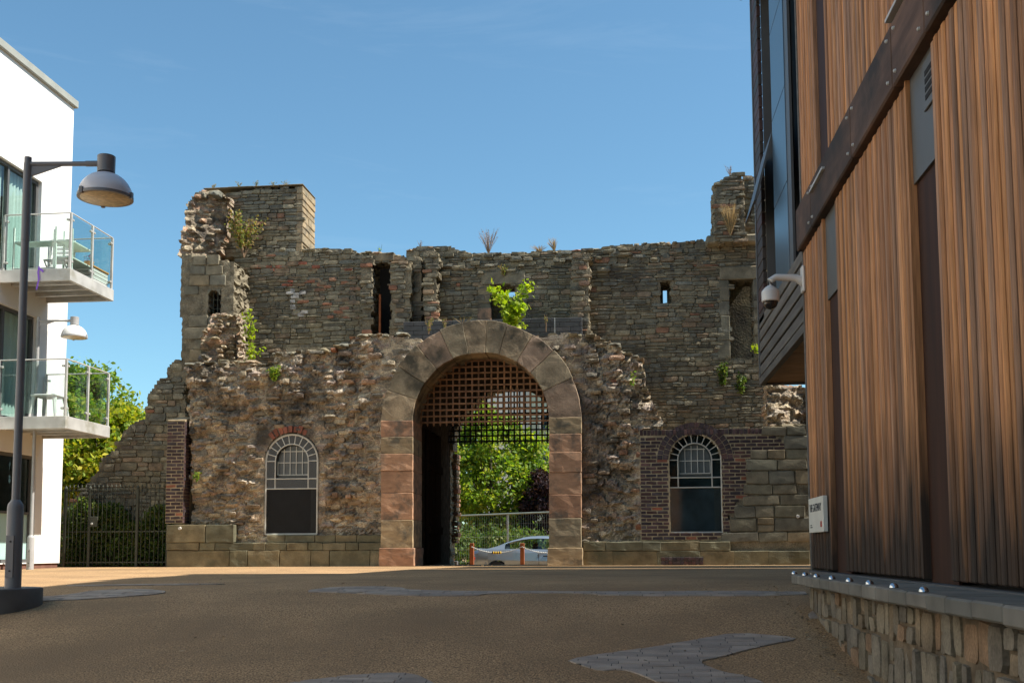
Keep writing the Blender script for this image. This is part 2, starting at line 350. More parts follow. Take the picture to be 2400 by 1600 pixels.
# ------------------------------------------------------------------ stones
def stone_unit(rg, chip=.2, flat=1.0):
    out = []
    for (cx, cz) in ((-.5,-.5),(.5,-.5),(.5,.5),(-.5,.5)):
        ax, az = rg.uniform(.04, chip), rg.uniform(.06, chip * 1.5)
        h1 = (cx - math.copysign(ax, cx), cz); h2 = (cx, cz - math.copysign(az, cz))
        out += [h1, h2] if cx * cz < 0 else [h2, h1]
    # order check: counter-clockwise from bottom-left
    out = [(x + rg.uniform(-.02, .02), z + rg.uniform(-.04, .04)) for x, z in out]
    out.sort(key=lambda p: math.atan2(p[1], p[0]))
    n = len(out); vs = [(x, .5, z) for x, z in out] + [(x, -.25, z) for x, z in out]
    tx, tz = rg.uniform(-.18, .18) * flat, rg.uniform(-.2, .2) * flat
    lo_x, lo_z = (.8, .72) if flat == 1.0 else (.93, .88)
    vs += [(x * rg.uniform(lo_x, lo_x + .05 + .08 * flat), -.5 + x * tx + z * tz, z * rg.uniform(lo_z, lo_z + .05 + .11 * flat)) for x, z in out]
    vs.append((rg.uniform(-.1, .1), -.5 + rg.uniform(-.16, .0) * flat, rg.uniform(-.1, .1)))
    fs = []
    for r in (0, 1):
        for i in range(n): j = (i+1) % n; fs.append((r*n+i, r*n+j, (r+1)*n+j, (r+1)*n+i))
    for i in range(n): fs.append((2*n+i, 2*n+(i+1) % n, 3*n))
    return np.array(vs), fs
_rg = random.Random(5)
UNITS = [stone_unit(_rg, .26) for _ in range(14)]
BRICKU = [stone_unit(_rg, .035, .12) for _ in range(6)]
BLOCKU = [stone_unit(_rg, .05, .2) for _ in range(8)]
SOFTU = [stone_unit(_rg, .2, .45) for _ in range(14)]
UCACHE = {}
def unit_mesh(name, units, k, m):
    key = (name, id(units), k, m.name)
    if key not in UCACHE:
        me = bpy.data.meshes.new(name); me.from_pydata(units[k][0].tolist(), [], units[k][1]); me.materials.append(m); UCACHE[key] = me
    return UCACHE[key]
def put_stones(parent, L, y, material, name="stone", single=300, units=None, depth=.06, seed=0, ydisp=None, proud=(.0, .035), warm=None, axis='Y'):
    """L: (xc, zc, w, h[, material]). largest become objects, the rest one mesh. axis X puts them on a wall facing -X"""
    units = units or SOFTU; rg = random.Random(seed); L = sorted(L, key=lambda s: -s[2] * s[3])
    rest = {}
    for i, s in enumerate(L):
        xc, zc, ww, hh = s[:4]; m = s[4] if len(s) > 4 and s[4] else material
        if warm and len(s) < 5 and rg.random() < warm[0]: m = warm[1]
        d = depth * rg.uniform(.8, 1.3); yy = y - rg.uniform(*proud) + d * .5 - .01
        if ydisp is not None: yy -= float(ydisp(np.array([xc]), np.array([zc]))[0])
        k = rg.randrange(len(units)); rot = rg.uniform(-.04, .04)
        if i < single:
            o = bpy.data.objects.new(name, unit_mesh(name, units, k, m))
            if axis == 'Y': reg(o, (xc, yy, zc), parent); o.rotation_euler = (0, rot, 0)
            else: reg(o, (yy, xc, zc), parent); o.rotation_euler = (rot * .5, 0, -math.pi / 2)
            o.scale = (ww, d, hh)
        else:
            rest.setdefault(m.name, (m, []))[1].append((k, xc, yy, zc, ww, d, hh, rg.random(), rot))
    for mn, (m, it) in rest.items():
        V = []; Fc = []; Rn = []; b = 0
        for (k, xc, yy, zc, ww, d, hh, r, rot) in it:
            v = units[k][0] * np.array([ww, d, hh]); c_, s_ = math.cos(rot), math.sin(rot)
            v = np.stack([v[:,0]*c_ + v[:,2]*s_, v[:,1], -v[:,0]*s_ + v[:,2]*c_], -1)
            v = v + np.array([xc, yy, zc]) if axis == 'Y' else np.stack([v[:,1] + yy, -v[:,0] + xc, v[:,2] + zc], -1)
            V.append(v); Fc += [tuple(q + b for q in f) for f in units[k][1]]; Rn += [r] * len(v); b += len(v)
        o = mesh_obj("small_" + name + "s", np.concatenate(V), Fc, m, parent, False, Rn); o["kind"] = "stuff"
def courses(inside, x0, x1, z0, z1, hr, lr, seed, gap=.012, wav=.03, ends=.0):
    rg = random.Random(seed); L = []; z = z0; ci = 0
    while z < z1:
        h = rg.uniform(*hr); x = x0 - rg.uniform(0, lr[1]); z_ = z + h / 2
        while x < x1:
            l = rg.uniform(*lr) * (1.5 if rg.random() < .1 else 1)
            xc = x + l / 2; zz = z_ + wav * math.sin(xc * 1.7 + z * 2.3) * .5 + wav * .5 * math.sin(xc * 4.1 + seed)
            if inside(np.array([xc, xc - l * ends, xc + l * ends]), np.array([zz] * 3)).all():
                if h > hr[0] * 1.4 and rg.random() < .22:
                    L.append((xc, zz - h*.25, l - gap, h*.5 - gap)); L.append((xc, zz + h*.25, l - gap, h*.5 - gap))
                else: L.append((xc + rg.uniform(-.01, .01), zz, l - gap, h - gap * rg.uniform(.6, 1.5)))
            x += l
        z += h; ci += 1
    return L

# ================================================================== GROUND
M_ground = mat("resin_bound_gravel", (.345,.218,.11), rough=.92, nscale=.8, namp=.18, bump=.8, bscale=70, bdist=.012, fine=.75, fscale=75, jit=0, dirt=(.235,.15,.078), dscale=.45, dlo=.42, dhi=.66)
M_paver = mat("slate_grey_paver", [(0.304,0.252,0.207),(0.341,0.282,0.227),(0.274,0.231,0.193)], rough=.8, nscale=6, namp=.15, bump=.2, bscale=90, bdist=.003, jit=.1, fine=.2, fscale=200)
M_joint = mat("paver_joint_sand", (.05,.05,.052), namp=.2, jit=0)
ys = list(np.arange(-8, 40, .25)) + [45, 60, 100, 250, 900]
ys = [-400, -60] + ys
xs = [-900, -60, -20, -8, -4, 0, 4, 8, 20, 60, 900]
gv = []; gf = []
for Y in ys:
    for X in xs: gv.append((X, Y, gz(Y) if Y > -8 else -6.0))
for i in range(len(ys) - 1):
    for j in range(len(xs) - 1): gf.append((i*11+j, i*11+j+1, (i+1)*11+j+1, (i+1)*11+j))
g = mesh_obj("ground", gv, gf, M_ground, None, True); g["kind"] = "structure"

def clip_rect(poly, x0, x1, y0, y1):
    def cl(P, ins, isec):
        o = []
        for i in range(len(P)):
            a, b = P[i], P[(i+1) % len(P)]
            if ins(a):
                o.append(a)
                if not ins(b): o.append(isec(a, b))
            elif ins(b): o.append(isec(a, b))
        return o
    def ix(x): return lambda a, b: (x, a[1] + (b[1]-a[1]) * (x-a[0]) / (b[0]-a[0]))
    def iy(y): return lambda a, b: (a[0] + (b[0]-a[0]) * (y-a[1]) / (b[1]-a[1]), y)
    P = list(poly)
    for ins, s in ((lambda p: p[0] >= x0, ix(x0)), (lambda p: p[0] <= x1, ix(x1)), (lambda p: p[1] >= y0, iy(y0)), (lambda p: p[1] <= y1, iy(y1))):
        if len(P) < 3: return []
        P = cl(P, ins, s)
    return P
def smooth_poly(P, it=2):
    for _ in range(it):
        Q = []
        for i in range(len(P)):
            a, b = P[i], P[(i+1) % len(P)]
            Q += [(a[0]*.75+b[0]*.25, a[1]*.75+b[1]*.25), (a[0]*.25+b[0]*.75, a[1]*.25+b[1]*.75)]
        P = Q
    return P
def area(P): return abs(sum(P[i][0]*P[(i+1) % len(P)][1] - P[(i+1) % len(P)][0]*P[i][1] for i in range(len(P)))) / 2
def paved(pts, seed, lx=.21, ly=.065, single=True):
    W = [(p.x, p.y) for p in (gnd(x, y) for x, y in pts)]; W = smooth_poly(W, 1)
    x0, x1 = min(p[0] for p in W), max(p[0] for p in W); y0, y1 = min(p[1] for p in W), max(p[1] for p in W)
    bed = MB(); rows = int((y1 - y0) / .2) + 1
    for r in range(rows):
        P = clip_rect(W, x0 - 1, x1 + 1, y0 + r * .2, y0 + (r+1) * .2)
        if len(P) > 2 and area(P) > 1e-5: bed.add([(p[0], p[1], gz(p[1]) + .004) for p in P], [tuple(range(len(P)))])
    b = bed.build("paving", M_joint); b["kind"] = "structure"
    rg = random.Random(seed); r = 0; y = y0; rest = MB()
    while y < y1:
        x = x0 - rg.uniform(0, lx)
        while x < x1:
            P = clip_rect(W, x, x + lx - .006, y, y + ly - .006)
            if len(P) > 2 and area(P) > 4e-4:
                lift = rg.uniform(.007, .0105); n = len(P)
                v = [(p[0], p[1], gz(p[1]) + lift) for p in P] + [(p[0], p[1], gz(p[1]) - .01) for p in P]
                f = [tuple(range(n))] + [(i, i+n, (i+1) % n+n, (i+1) % n) for i in range(n)]
                if single: MB().add(v, f).build("paver", M_paver, b)
                else: rest.cr = rg.random(); rest.add(v, f)
            x += lx
        y += ly
    if not single: o = rest.build("small_pavers", M_paver, b); o["kind"] = "stuff"
    return b
paved([(1324,1547),(1440,1530),(1529,1518),(1638,1499),(1723,1484),(1842,1493),(1873,1498),(1808,1511),(1740,1527),(1692,1542),(1631,1552),(1689,1576),(1757,1588),(1800,1606),(1556,1606),(1485,1576),(1451,1569),(1405,1574),(1358,1559)], 1)
paved([(600,1612),(800,1586),(902,1579),(967,1579),(1011,1600),(1030,1612)], 2)
paved([(697,1387),(800,1375),(933,1375),(963,1385),(1400,1387),(1886,1385),(1893,1397),(1417,1397),(1380,1391),(1150,1391),(1113,1397),(943,1397),(800,1389)], 3, .21, .105, False)
paved([(-40,1404),(112,1399),(163,1394),(218,1384),(337,1380),(405,1388),(323,1397),(136,1409),(-40,1410)], 4, .21, .105, False)
paved([(1880,1450),(1929,1418),(1955,1450)], 5, .21, .105, False)
paved([(153,1371.5),(400,1368.5),(537,1368),(500,1370),(300,1372.5),(160,1373.5)], 6, .21, .105, False)
# kerbed island under the near lamp
lampP = atD(30, 1376, 9.8)
k = MB(); n = 40
prof = [(1.0, -.3), (1.0, -.03), (.985, -.012), (.96, -.008), (0.001, -.004)]
k.lathe([(r * .46, z * .8 + .0) for r, z in prof], (lampP.x - .28, lampP.y + .08, lampP.z), n)
tag(k.build("kerb_island", mat("dark_kerb_stone", (.1,.095,.09), rough=.6, namp=.2, jit=0), None, True), "dark curved kerb island under the near grey street lamp", "kerb", kind="structure")

# ================================================================== CASTLE
YF, YB = 22.0, 24.0
castle = empty("castle_gatehouse", (atY(1131, 1325, YF).x, YF, 0), "ruined stone castle gatehouse with round entrance arch and broken towers", "castle")
def flat(X, Z): return np.zeros_like(X)
# --- openings on the front plane
AC = atY(1131, 988, YF); AR_IN = (atY(1289, 988, YF).x - atY(973, 988, YF).x) / 2; AR_OUT = (atY(1363, 988, YF).x - atY(899, 988, YF).x) / 2
XL, XR = atY(973, 1100, YF).x, atY(1289, 1100, YF).x
ACX = (XL + XR) / 2
def in_arch(X, Z, r, half):
    return ((np.hypot(X - ACX, Z - AC.z) < r) & (Z >= AC.z)) | ((np.abs(X - ACX) < half) & (Z < AC.z))
def win_geo(xl, xr, ytop, ybot):
    a = atY(xl, 1100, YF).x; b = atY(xr, 1100, YF).x; r = (b - a) / 2
    zt = atY((xl + xr) / 2, ytop, YF).z; zb = atY((xl + xr) / 2, ybot, YF).z
    return dict(cx=(a + b) / 2, r=r, zs=zt - r, zb=zb, zt=zt)
WLft = win_geo(623, 744, 1018, 1251); WRgt = win_geo(1567, 1691, 1016, 1247)
def in_win(X, Z, g, e=0.0):
    return ((np.hypot(X - g['cx'], Z - g['zs']) < g['r'] + e) & (Z >= g['zs'])) | ((np.abs(X - g['cx']) < g['r'] + e) & (Z < g['zs']) & (Z > g['zb'] - e))
# --- eroded rubble fronts
def rub_disp(seed, a=1.0):
    def f(X, Z):
        wx = X + .09 * fbm(X * 2, Z * 2, seed + 40); wz = Z + .06 * fbm(X * 2.2, Z * 2.2, seed + 50) + .05 * X * 0
        f1, f2, r = voron(wx / .24, wz / .105, seed); g1, g2, r2 = voron(wx / .11, wz / .055, seed + 2)
        big = fbm(X * .9, Z * 1.3, seed + 7) - .5
        hole = np.clip(fbm(X * 1.8, Z * 3.2, seed + 11) - .56, 0, 1)
        e = np.clip((f2 - f1) / .22, 0, 1); e2 = np.clip((g2 - g1) / .25, 0, 1)
        return a * (.30 * big + .15 * (r - .5) * e - .04 * (1 - e) + .05 * (r2 - .5) * e2 - .02 * (1 - e2) - .75 * hole) + .02 * (fbm(X * 14, Z * 14, seed, 2) - .5)
    return f
def rub_rnd(seed):
    def f(X, Z):
        wx = X + .09 * fbm(X * 2, Z * 2, seed + 40); wz = Z + .06 * fbm(X * 2.2, Z * 2.2, seed + 50)
        f1, f2, r = voron(wx / .24, wz / .105, seed); g1, g2, r2 = voron(wx / .11, wz / .055, seed + 2)
        return np.where(r > .45, r, r2) * .999
    return f
PL = rag(pxpoly([(436,853),(470,850),(520,846),(575,852),(631,853),(640,828),(700,824),(773,820),(800,806),(824,790),(846,784),(900,783),(985,795),(1010,830),(960,900),(915,985),(912,1330),(446,1330),(446,975),(441,960)], YF), .1, .03, 2)
_pl = pip(PL)
def insL(X, Z): return _pl(X, Z) & ~in_arch(X, Z, AR_OUT - .12, ACX - XL + .3) & ~in_win(X, Z, WLft, .035)
xa, xb = min(p[0] for p in PL), max(p[0] for p in PL)
dL = rub_disp(1, .85)
def dispL(X, Z):   # wall top left part leans back, stays inside the pier line near the arch
    edge = np.clip((atY(905, 1100, YF).x - X) / .5, 0, 1)
    wn = np.hypot(np.maximum(np.abs(X - WLft['cx']) - WLft['r'], 0), np.maximum(Z - WLft['zt'], 0)); we = np.clip(wn / .35, .15, 1)
    return dL(X, Z) * edge * we
front_l = grid_wall("rubble_wall", castle, insL, xa, xb, 0.0, atY(900, 770, YF).z, .04, YF, 1.9, dispL, M_rubble, 4, rub_rnd(1))
front_l["label"] = "brown eroded rubble wall left of the arch"
PR = rag(pxpoly([(1250,830),(1262,790),(1309,781),(1373,784),(1400,792),(1443,809),(1466,827),(1506,838),(1506,860),(1512,900),(1528,942),(1541,971),(1557,997),(1540,1010),(1540,1040),(1510,1045),(1510,1330),(1352,1330),(1352,985),(1310,900)], YF), .1, .03, 3)
_pr = pip(PR)
def insR(X, Z): return _pr(X, Z) & ~in_arch(X, Z, AR_OUT - .12, XR - ACX + .3)
dR = rub_disp(21, .9)
def dispR(X, Z):
    e1 = np.clip((X - atY(1360, 1100, YF).x) / .4, 0, 1); e2 = np.clip((atY(1505, 1100, YF).x - X) / .2, .15, 1); e2 = np.where(Z > atY(1500, 1005, YF).z, 1, e2)
    return dR(X, Z) * e1 * e2
front_r = grid_wall("rubble_wall", castle, insR, min(p[0] for p in PR), max(p[0] for p in PR), 0.0, atY(1300, 770, YF).z, .04, YF, 1.9, dispR, M_rubble, 4, rub_rnd(21))
front_r["label"] = "dark stepped rubble wall right of the arch"
# proud rubble stones, each its own
def scatter(inside, x0, x1, z0, z1, n, seed, wr=(.12, .34), hr=(.06, .13)):
    rg = random.Random(seed); L = []; t = 0
    while len(L) < n and t < n * 30:
        t += 1; x = rg.uniform(x0, x1); z = rg.uniform(z0, z1); ww = rg.uniform(*wr); hh = rg.uniform(*hr)
        if not inside(np.array([x, x - ww/2, x + ww/2]), np.array([z, z, z])).all(): continue
        if any(abs(x - q[0]) < (ww + q[2]) / 2 and abs(z - q[1]) < (hh + q[3]) / 2 for q in L): continue
        L.append((x, z, ww, hh))
    return L
put_stones(front_l, scatter(insL, xa, xb, .9, 4.7, 120, 4), YF, M_rubble, "stone", 120, UNITS, depth=.16, seed=1, ydisp=lambda X, Z: np.maximum(dispL(X, Z), -.12), proud=(.0, .05), warm=(.12, M_stone_warm))
put_stones(front_r, scatter(insR, min(p[0] for p in PR), max(p[0] for p in PR), .5, 4.7, 60, 5), YF, M_rubble, "stone", 60, UNITS, depth=.16, seed=2, ydisp=lambda X, Z: np.maximum(dispR(X, Z), -.12), proud=(.0, .05), warm=(.1, M_stone_warm))
# loose coping of broken stones along the wall heads
def coping(parent, pts, Y, seed, wr=(.1, .26), hr=(.035, .09), m=None, depth=.35, step=.13):
    P = [atY(x, y, Y) for x, y in pts]; rg = random.Random(seed); L = []
    for a, b in zip(P[:-1], P[1:]):
        n = max(1, int((b - a).length / step))
        for i in range(n):
            p = a.lerp(b, (i + rg.random()) / n); L.append((p.x, p.z + rg.uniform(-.05, .03), rg.uniform(*wr), rg.uniform(*hr)))
    put_stones(parent, L, Y, m or M_stone, "stone", len(L), UNITS, depth=depth, seed=seed, proud=(-.1, .06), warm=(.05, M_stone_warm))
coping(front_l, [(440,853),(520,847),(631,853)], YF, 11)
coping(front_l, [(640,828),(773,820),(800,806),(824,790),(846,784),(960,785)], YF, 12)
coping(front_r, [(1290,784),(1373,784),(1443,809),(1466,827),(1506,838)], YF, 13)
coping(front_r, [(1500,840),(1506,900),(1522,942),(1535,971),(1550,997)], YF, 14, (.1,.2), step=.22)

# --- arch surround: pier blocks and voussoirs
def pier(xo, xi, joints, mats, flip):
    for k in range(len(joints) - 1):
        y0, y1 = joints[k], joints[k+1]
        a = atY(xo, y1, YF).x; b = atY(xi, y1, YF).x
        if k >= len(joints) - 2: a, b = (a - .03, b + .03) if not flip else (b - .03, a + .03)
        z0, z1 = max(0.0, atY(xi, y1, YF).z), atY(xi, y0, YF).z
        pr = .03 if k == len(joints) - 2 else 0.0
        mb = MB(); mb.bbox((a, YF - .26 - pr - .008 * (k % 3), z0 + .003), (b, YF + .75, z1 - .003), .008)
        roughen(mb.build("pier_block", mats[k], castle), 4, .011, 5.0)
pier(899, 973, [988,1026,1065,1105,1156,1218,1283,1326], [M_pink, M_buff, M_pink, M_pink, M_pink, M_buff, M_pink], False)
pier(1364, 1289, [981,1020,1062,1109,1160,1215,1283,1326], [M_buff, M_pink, M_pink, M_pink, M_pink, M_buff, M_buff], True)
rg = random.Random(9)
angs = [180]; 
while angs[-1] > 12: angs.append(angs[-1] - rg.choice([12, 14, 16, 19, 15]))
angs[-1] = 0
for i in range(len(angs) - 1):
    a0, a1 = R(angs[i] - .12), R(angs[i+1] + .12); pr = rg.uniform(0, .018); ro = AR_OUT + rg.uniform(-.015, .02); ri = AR_IN + rg.uniform(-.008, .008)
    n = 5; vs = []; pl = []
    zoff = atY(1131, 988, YF).z
    for j in range(n): a = a0 + (a1 - a0) * j / (n - 1); pl.append((ACX + ri * math.cos(a), zoff + ri * math.sin(a)))
    for j in range(n - 1, -1, -1): a = a0 + (a1 - a0) * j / (n - 1); pl.append((ACX + ro * math.cos(a), zoff + ro * math.sin(a)))
    mb = MB(); mb.prism(pl, YF - .25 - pr, YF + .75); o = mb.build("voussoir", M_vous, castle)
    bm = bmesh.new(); bm.from_mesh(o.data); bmesh.ops.bevel(bm, geom=[e for e in bm.edges if e.calc_face_angle(0) > .6], offset=.007, segments=1, affect='EDGES'); bm.to_mesh(o.data); bm.free(); roughen(o, 3, .012, 5.0)
# --- passage
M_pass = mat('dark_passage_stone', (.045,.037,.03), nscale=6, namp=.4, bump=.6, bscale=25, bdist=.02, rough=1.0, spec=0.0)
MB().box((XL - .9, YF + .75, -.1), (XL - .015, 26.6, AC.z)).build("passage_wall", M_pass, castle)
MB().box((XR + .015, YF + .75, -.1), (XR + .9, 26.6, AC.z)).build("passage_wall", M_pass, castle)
mb = MB(); n = 24
for r_, s in ((AR_IN + .02, 1), (AR_IN + .5, -1)):
    pass
vs = []; fs = []
for i in range(n + 1):
    a = math.pi * i / n
    for Y in (YF + .75, 26.6):
        for r_ in (AR_IN + .02, AR_IN + .5): vs.append((ACX + r_ * math.cos(a), Y, AC.z + r_ * math.sin(a)))
for i in range(n):
    b = i * 4; c = b + 4; fs += [(b, b+2, c+2, c), (b+1, c+1, c+3, b+3), (b, c, c+1, b+1), (b+2, b+3, c+3, c+2)]
M_vault_shade = mat("shade_darkened_vault_stone", (.05,.042,.034), nscale=6, namp=.4, bump=.6, bscale=25, bdist=.02, rough=1.0, spec=0.0)  # stone colour darkened to stand in for deep shade under the vault
MB().add(vs, fs).build("vault", M_vault_shade, castle)
mb = MB(); zt = atY(900, 790, YF).z - .12; mb.box((atY(660, 800, YF).x, YF + .3, zt - .12), (atY(1400, 800, YF).x, 26.5, zt)); mb.build("platform", M_mortar, castle)
# dark timber leaf of the open gate against the passage wall
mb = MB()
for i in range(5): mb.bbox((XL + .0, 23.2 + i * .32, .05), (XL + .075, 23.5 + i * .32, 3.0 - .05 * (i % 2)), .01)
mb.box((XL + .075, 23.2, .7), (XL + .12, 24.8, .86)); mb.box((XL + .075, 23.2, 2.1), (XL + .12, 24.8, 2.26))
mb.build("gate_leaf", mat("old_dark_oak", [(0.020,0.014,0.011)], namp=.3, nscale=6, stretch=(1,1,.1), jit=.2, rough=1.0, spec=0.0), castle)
# rear wall with its own arch
RL = atY(1058, 1100, 26.6).x; RAX = atY(1209, 905, 26.6); RRr = RAX.x - RL; RZ = RAX.z - RRr
def insRear(X, Z): return ~(((np.hypot(X - RAX.x, Z - RZ) < RRr) & (Z > RZ)) | ((np.abs(X - RAX.x) < RRr) & (Z <= RZ)))
grid_wall("rear_wall", castle, insRear, XL - 1.2, XR + 2.2, -.2, zt, .06, 26.6, .7, lambda X, Z: .06 * (fbm(X*5, Z*7, 3) - .5), M_stone, 4, rub_rnd(5), .04)
L = []
z = .5
rg = random.Random(4)
while z < RZ:
    h = rg.uniform(.06, .14); L.append((RL - .02 + rg.uniform(0, .05), z + h/2, rg.uniform(.12, .22), h - .015)); z += h
put_stones(castle, L, 27.0, M_stone_warm, "jamb_stone", 60, depth=.5, seed=8)

# --- plinth courses
def blocks(parent, rows, Y, m, proud, name="block", depth=.3, seed=0):
    rg = random.Random(seed)
    for (y0, y1, xs_) in rows:
        for a, b in zip(xs_[:-1], xs_[1:]):
            p, q = atY(a, y1, Y), atY(b, y0, Y); pr = proud + rg.uniform(-.012, .012)
            mb = MB(); mb.bbox((p.x + .004, Y - pr, max(-.05, p.z) + .003), (q.x - .004, Y - pr + depth, q.z - .003), .007)
            roughen(mb.build(name, m, parent), 3, .012, 5.0)
pl1 = empty("plinth", (atY(640, 1325, YF).x, YF, 0)); pl1.parent = castle; pl1.location = WL[pl1] - WL[castle]; pl1["label"] = "plinth of large dressed blocks along the wall foot"
blocks(pl1, [(1289,1330,[398,545,587,662,734,778,872,898]), (1271,1289,[398,474,511,600,629,678,727,762,816,845,898])], YF, M_plinth, .19, seed=1)
blocks(pl1, [(1229,1271,[398,489,556])], YF, M_plinth, .19, seed=2)
blocks(pl1, [(1253,1271,[629,672,742,790,840,898])], YF, M_plinth, .13, seed=3)
blocks(pl1, [(1290,1330,[1368,1437,1540,1640,1720,1800,1895]), (1268,1290,[1368,1420,1505,1548,1640,1710])], YF, M_plinth, .12, seed=4)

# --- brick pillar on the left corner
def bricks(parent, x0, x1, z0, z1, Y, inside, ch=.0752, bl=.225, seed=0, depth=.11, single=300, m=None, flem=True, name="brick"):
    rg = random.Random(seed); L = []; z = z0; c = 0
    while z + ch * .6 < z1:
        x = x0 - (bl * .5 if c % 2 else 0) 
        while x < x1:
            l = bl
            a, b = max(x, x0), min(x + l, x1)
            xs_ = np.linspace(a + .001, b - .001, 25); kk = inside(xs_, np.full(25, z + ch / 2))
            if kk.any(): a, b = xs_[kk].min(), xs_[kk].max()
            if kk.any() and b - a > .035:
                mm = M_brick_red if rg.random() < .05 else (m or M_brick)
                L.append(((a + b) / 2, z + ch / 2, b - a - .014, ch - .0165, mm))
            x += l
        z += ch; c += 1
    put_stones(parent, L, Y, m or M_brick, name, single, BRICKU, depth, seed, None, (-.001, .004))
    return L
def yes(X, Z): return np.ones(np.shape(X), bool)
bp = empty("brick_pillar", (atY(420, 1225, YF).x, YF, atY(420, 1226, YF).z)); bp.parent = castle; bp.location = WL[bp] - WL[castle]
a, b = atY(396, 1100, YF).x, atY(437, 1100, YF).x; z0, z1 = atY(415, 1226, YF).z, atY(415, 985, YF).z
mb = MB(); mb.box((a + .004, YF - .135, z0), (b - .004, YF + .5, z1 - .01)); 
mb.add([(a, YF - .15, z1 - .01), (b, YF - .15, z1 - .01), (b, YF + .4, z1 + .12), (a, YF + .4, z1 + .12), (a, YF + .4, z1 - .01), (b, YF + .4, z1 - .01)], [(0,1,2,3),(0,3,4),(1,5,2),(0,4,5,1),(3,2,5,4)])
mb.build("mortar_core", M_bmort, bp)
bricks(bp, a, b, z0, z1, YF - .13, yes, seed=3)
# bricks on the pillar's right return
L = []; z = z0; c = 0
while z + .05 < z1:
    for q in ((0, .11), (.11, .335)) if c % 2 else ((0, .225), (.225, .335)):
        L.append((YF - .14 + (q[0] + q[1]) / 2, z + .0376, q[1] - q[0] - .011, .063))
    z += .0752; c += 1
Lr = MB(); 
for (yc, zc, ww, hh) in L: Lr.cr = rg.random(); Lr.box((b - .05, yc - ww/2, zc - hh/2), (b + .006, yc + ww/2, zc + hh/2))
o = Lr.build("side_bricks", M_brick, bp); o["kind"] = "stuff"

# --- right-hand brick wall with window, and the ashlar beside it
bw = empty("brick_wall", (atY(1640, 1270, YF).x, YF, atY(1640, 1266, YF).z)); bw.parent = castle; bw.location = WL[bw] - WL[castle]; bw["label"] = "dark brick infill around the right-hand arched window"
BP = pxpoly([(1500,1007),(1806,1007),(1813,1020),(1842,1040),(1842,1062),(1775,1064),(1757,1094),(1768,1123),(1739,1142),(1764,1167),(1720,1175),(1735,1200),(1706,1203),(1713,1243),(1673,1265),(1500,1265)], YF)
_bp = pip(BP)
RINGW = .235
def in_ring(X, Z): return (np.hypot(X - WRgt['cx'], Z - WRgt['zs']) < WRgt['r'] + RINGW) & (Z > WRgt['zs'])
def insB(X, Z): return _bp(X, Z) & ~in_win(X, Z, WRgt, .0) & ~in_ring(X, Z)
zb0, zb1 = atY(1600, 1265, YF).z, atY(1600, 1007, YF).z
x0b, x1b = atY(1500, 1100, YF).x, atY(1842, 1050, YF).x
def insBm(X, Z): return _bp(X, Z) & ~in_win(X, Z, WRgt, -.01)
grid_wall("mortar_bed", bw, insBm, x0b, x1b, zb0, zb1 + .01, .05, YF - .04, .5, lambda X, Z: 0 * X, M_bmort, 1)
bricks(bw, x0b, x1b, zb0, zb1 - .12, YF - .036, insB, seed=6, single=400)
L = []; x = x0b
while x < atY(1806, 1007, YF).x:   # brick-on-edge coping
    L.append((x + .0375, zb1 - .055, .064, .112, M_brick)); x += .075
put_stones(bw, L, YF - .04, M_brick, "coping_brick", 100, BRICKU, .11, 7, None, (0, .006))
n = 21
for ring, (r0, r1) in enumerate(((WRgt['r'] + .008, WRgt['r'] + .115), (WRgt['r'] + .126, WRgt['r'] + RINGW - .005))):
    nn = 17 + ring * 5
    for i in range(nn):
        a0 = math.pi * (i + .06) / nn; a1 = math.pi * (i + .94) / nn
        pl = [(WRgt['cx'] + r * math.cos(a), WRgt['zs'] + r * math.sin(a)) for r, a in ((r0, a0), (r1, a0), (r1, a1), (r0, a1))]
        mb = MB(); mb.prism(pl, YF - .05, YF + .05); mb.build("arch_brick", M_brick, bw)
# ashlar to the right of the bricks
AS = pxpoly([(1808,1005),(1900,1003),(1905,1330),(1500,1330),(1500,1262),(1673,1262),(1713,1243),(1706,1203),(1735,1200),(1720,1175),(1764,1167),(1739,1142),(1768,1123),(1757,1094),(1775,1064),(1842,1062),(1842,1040),(1813,1020)], YF)
_as = pip(AS)
aw = grid_wall("ashlar_wall", castle, _as, atY(1500, 1200, YF).x, atY(1905, 1200, YF).x, 0.0, atY(1850, 1003, YF).z, .05, YF - .03, .6, lambda X, Z: .02 * (fbm(X*6, Z*6, 8) - .5), M_mortar, 2, None, .02)
Ls = courses(lambda X, Z: _as(X, Z) & (Z > atY(1700, 1268, YF).z), atY(1660, 1200, YF).x, atY(1905, 1200, YF).x, .05, atY(1850, 1003, YF).z + .02, (.19, .3), (.32, .75), 14, .014, .0)
put_stones(aw, Ls, YF - .055, M_ashlar, "block", 200, BLOCKU, .12, 15, None, (0, .02))
coping(aw, [(1810,1004),(1840,1000),(1900,1000)], YF, 33, (.15,.4), (.08,.14), M_ashlar)
# vent brick patch low in the plinth
mb = MB()
for i in range(11):
    for j in range(2): mb.cr = rg.random(); p = atY(1549 + i * 9, 1322 - j * 9, YF); mb.bbox((p.x, YF - .138, p.z), (p.x + .07, YF - .05, p.z + .068), .004)
o = mb.build("vent_bricks", M_brick, castle)

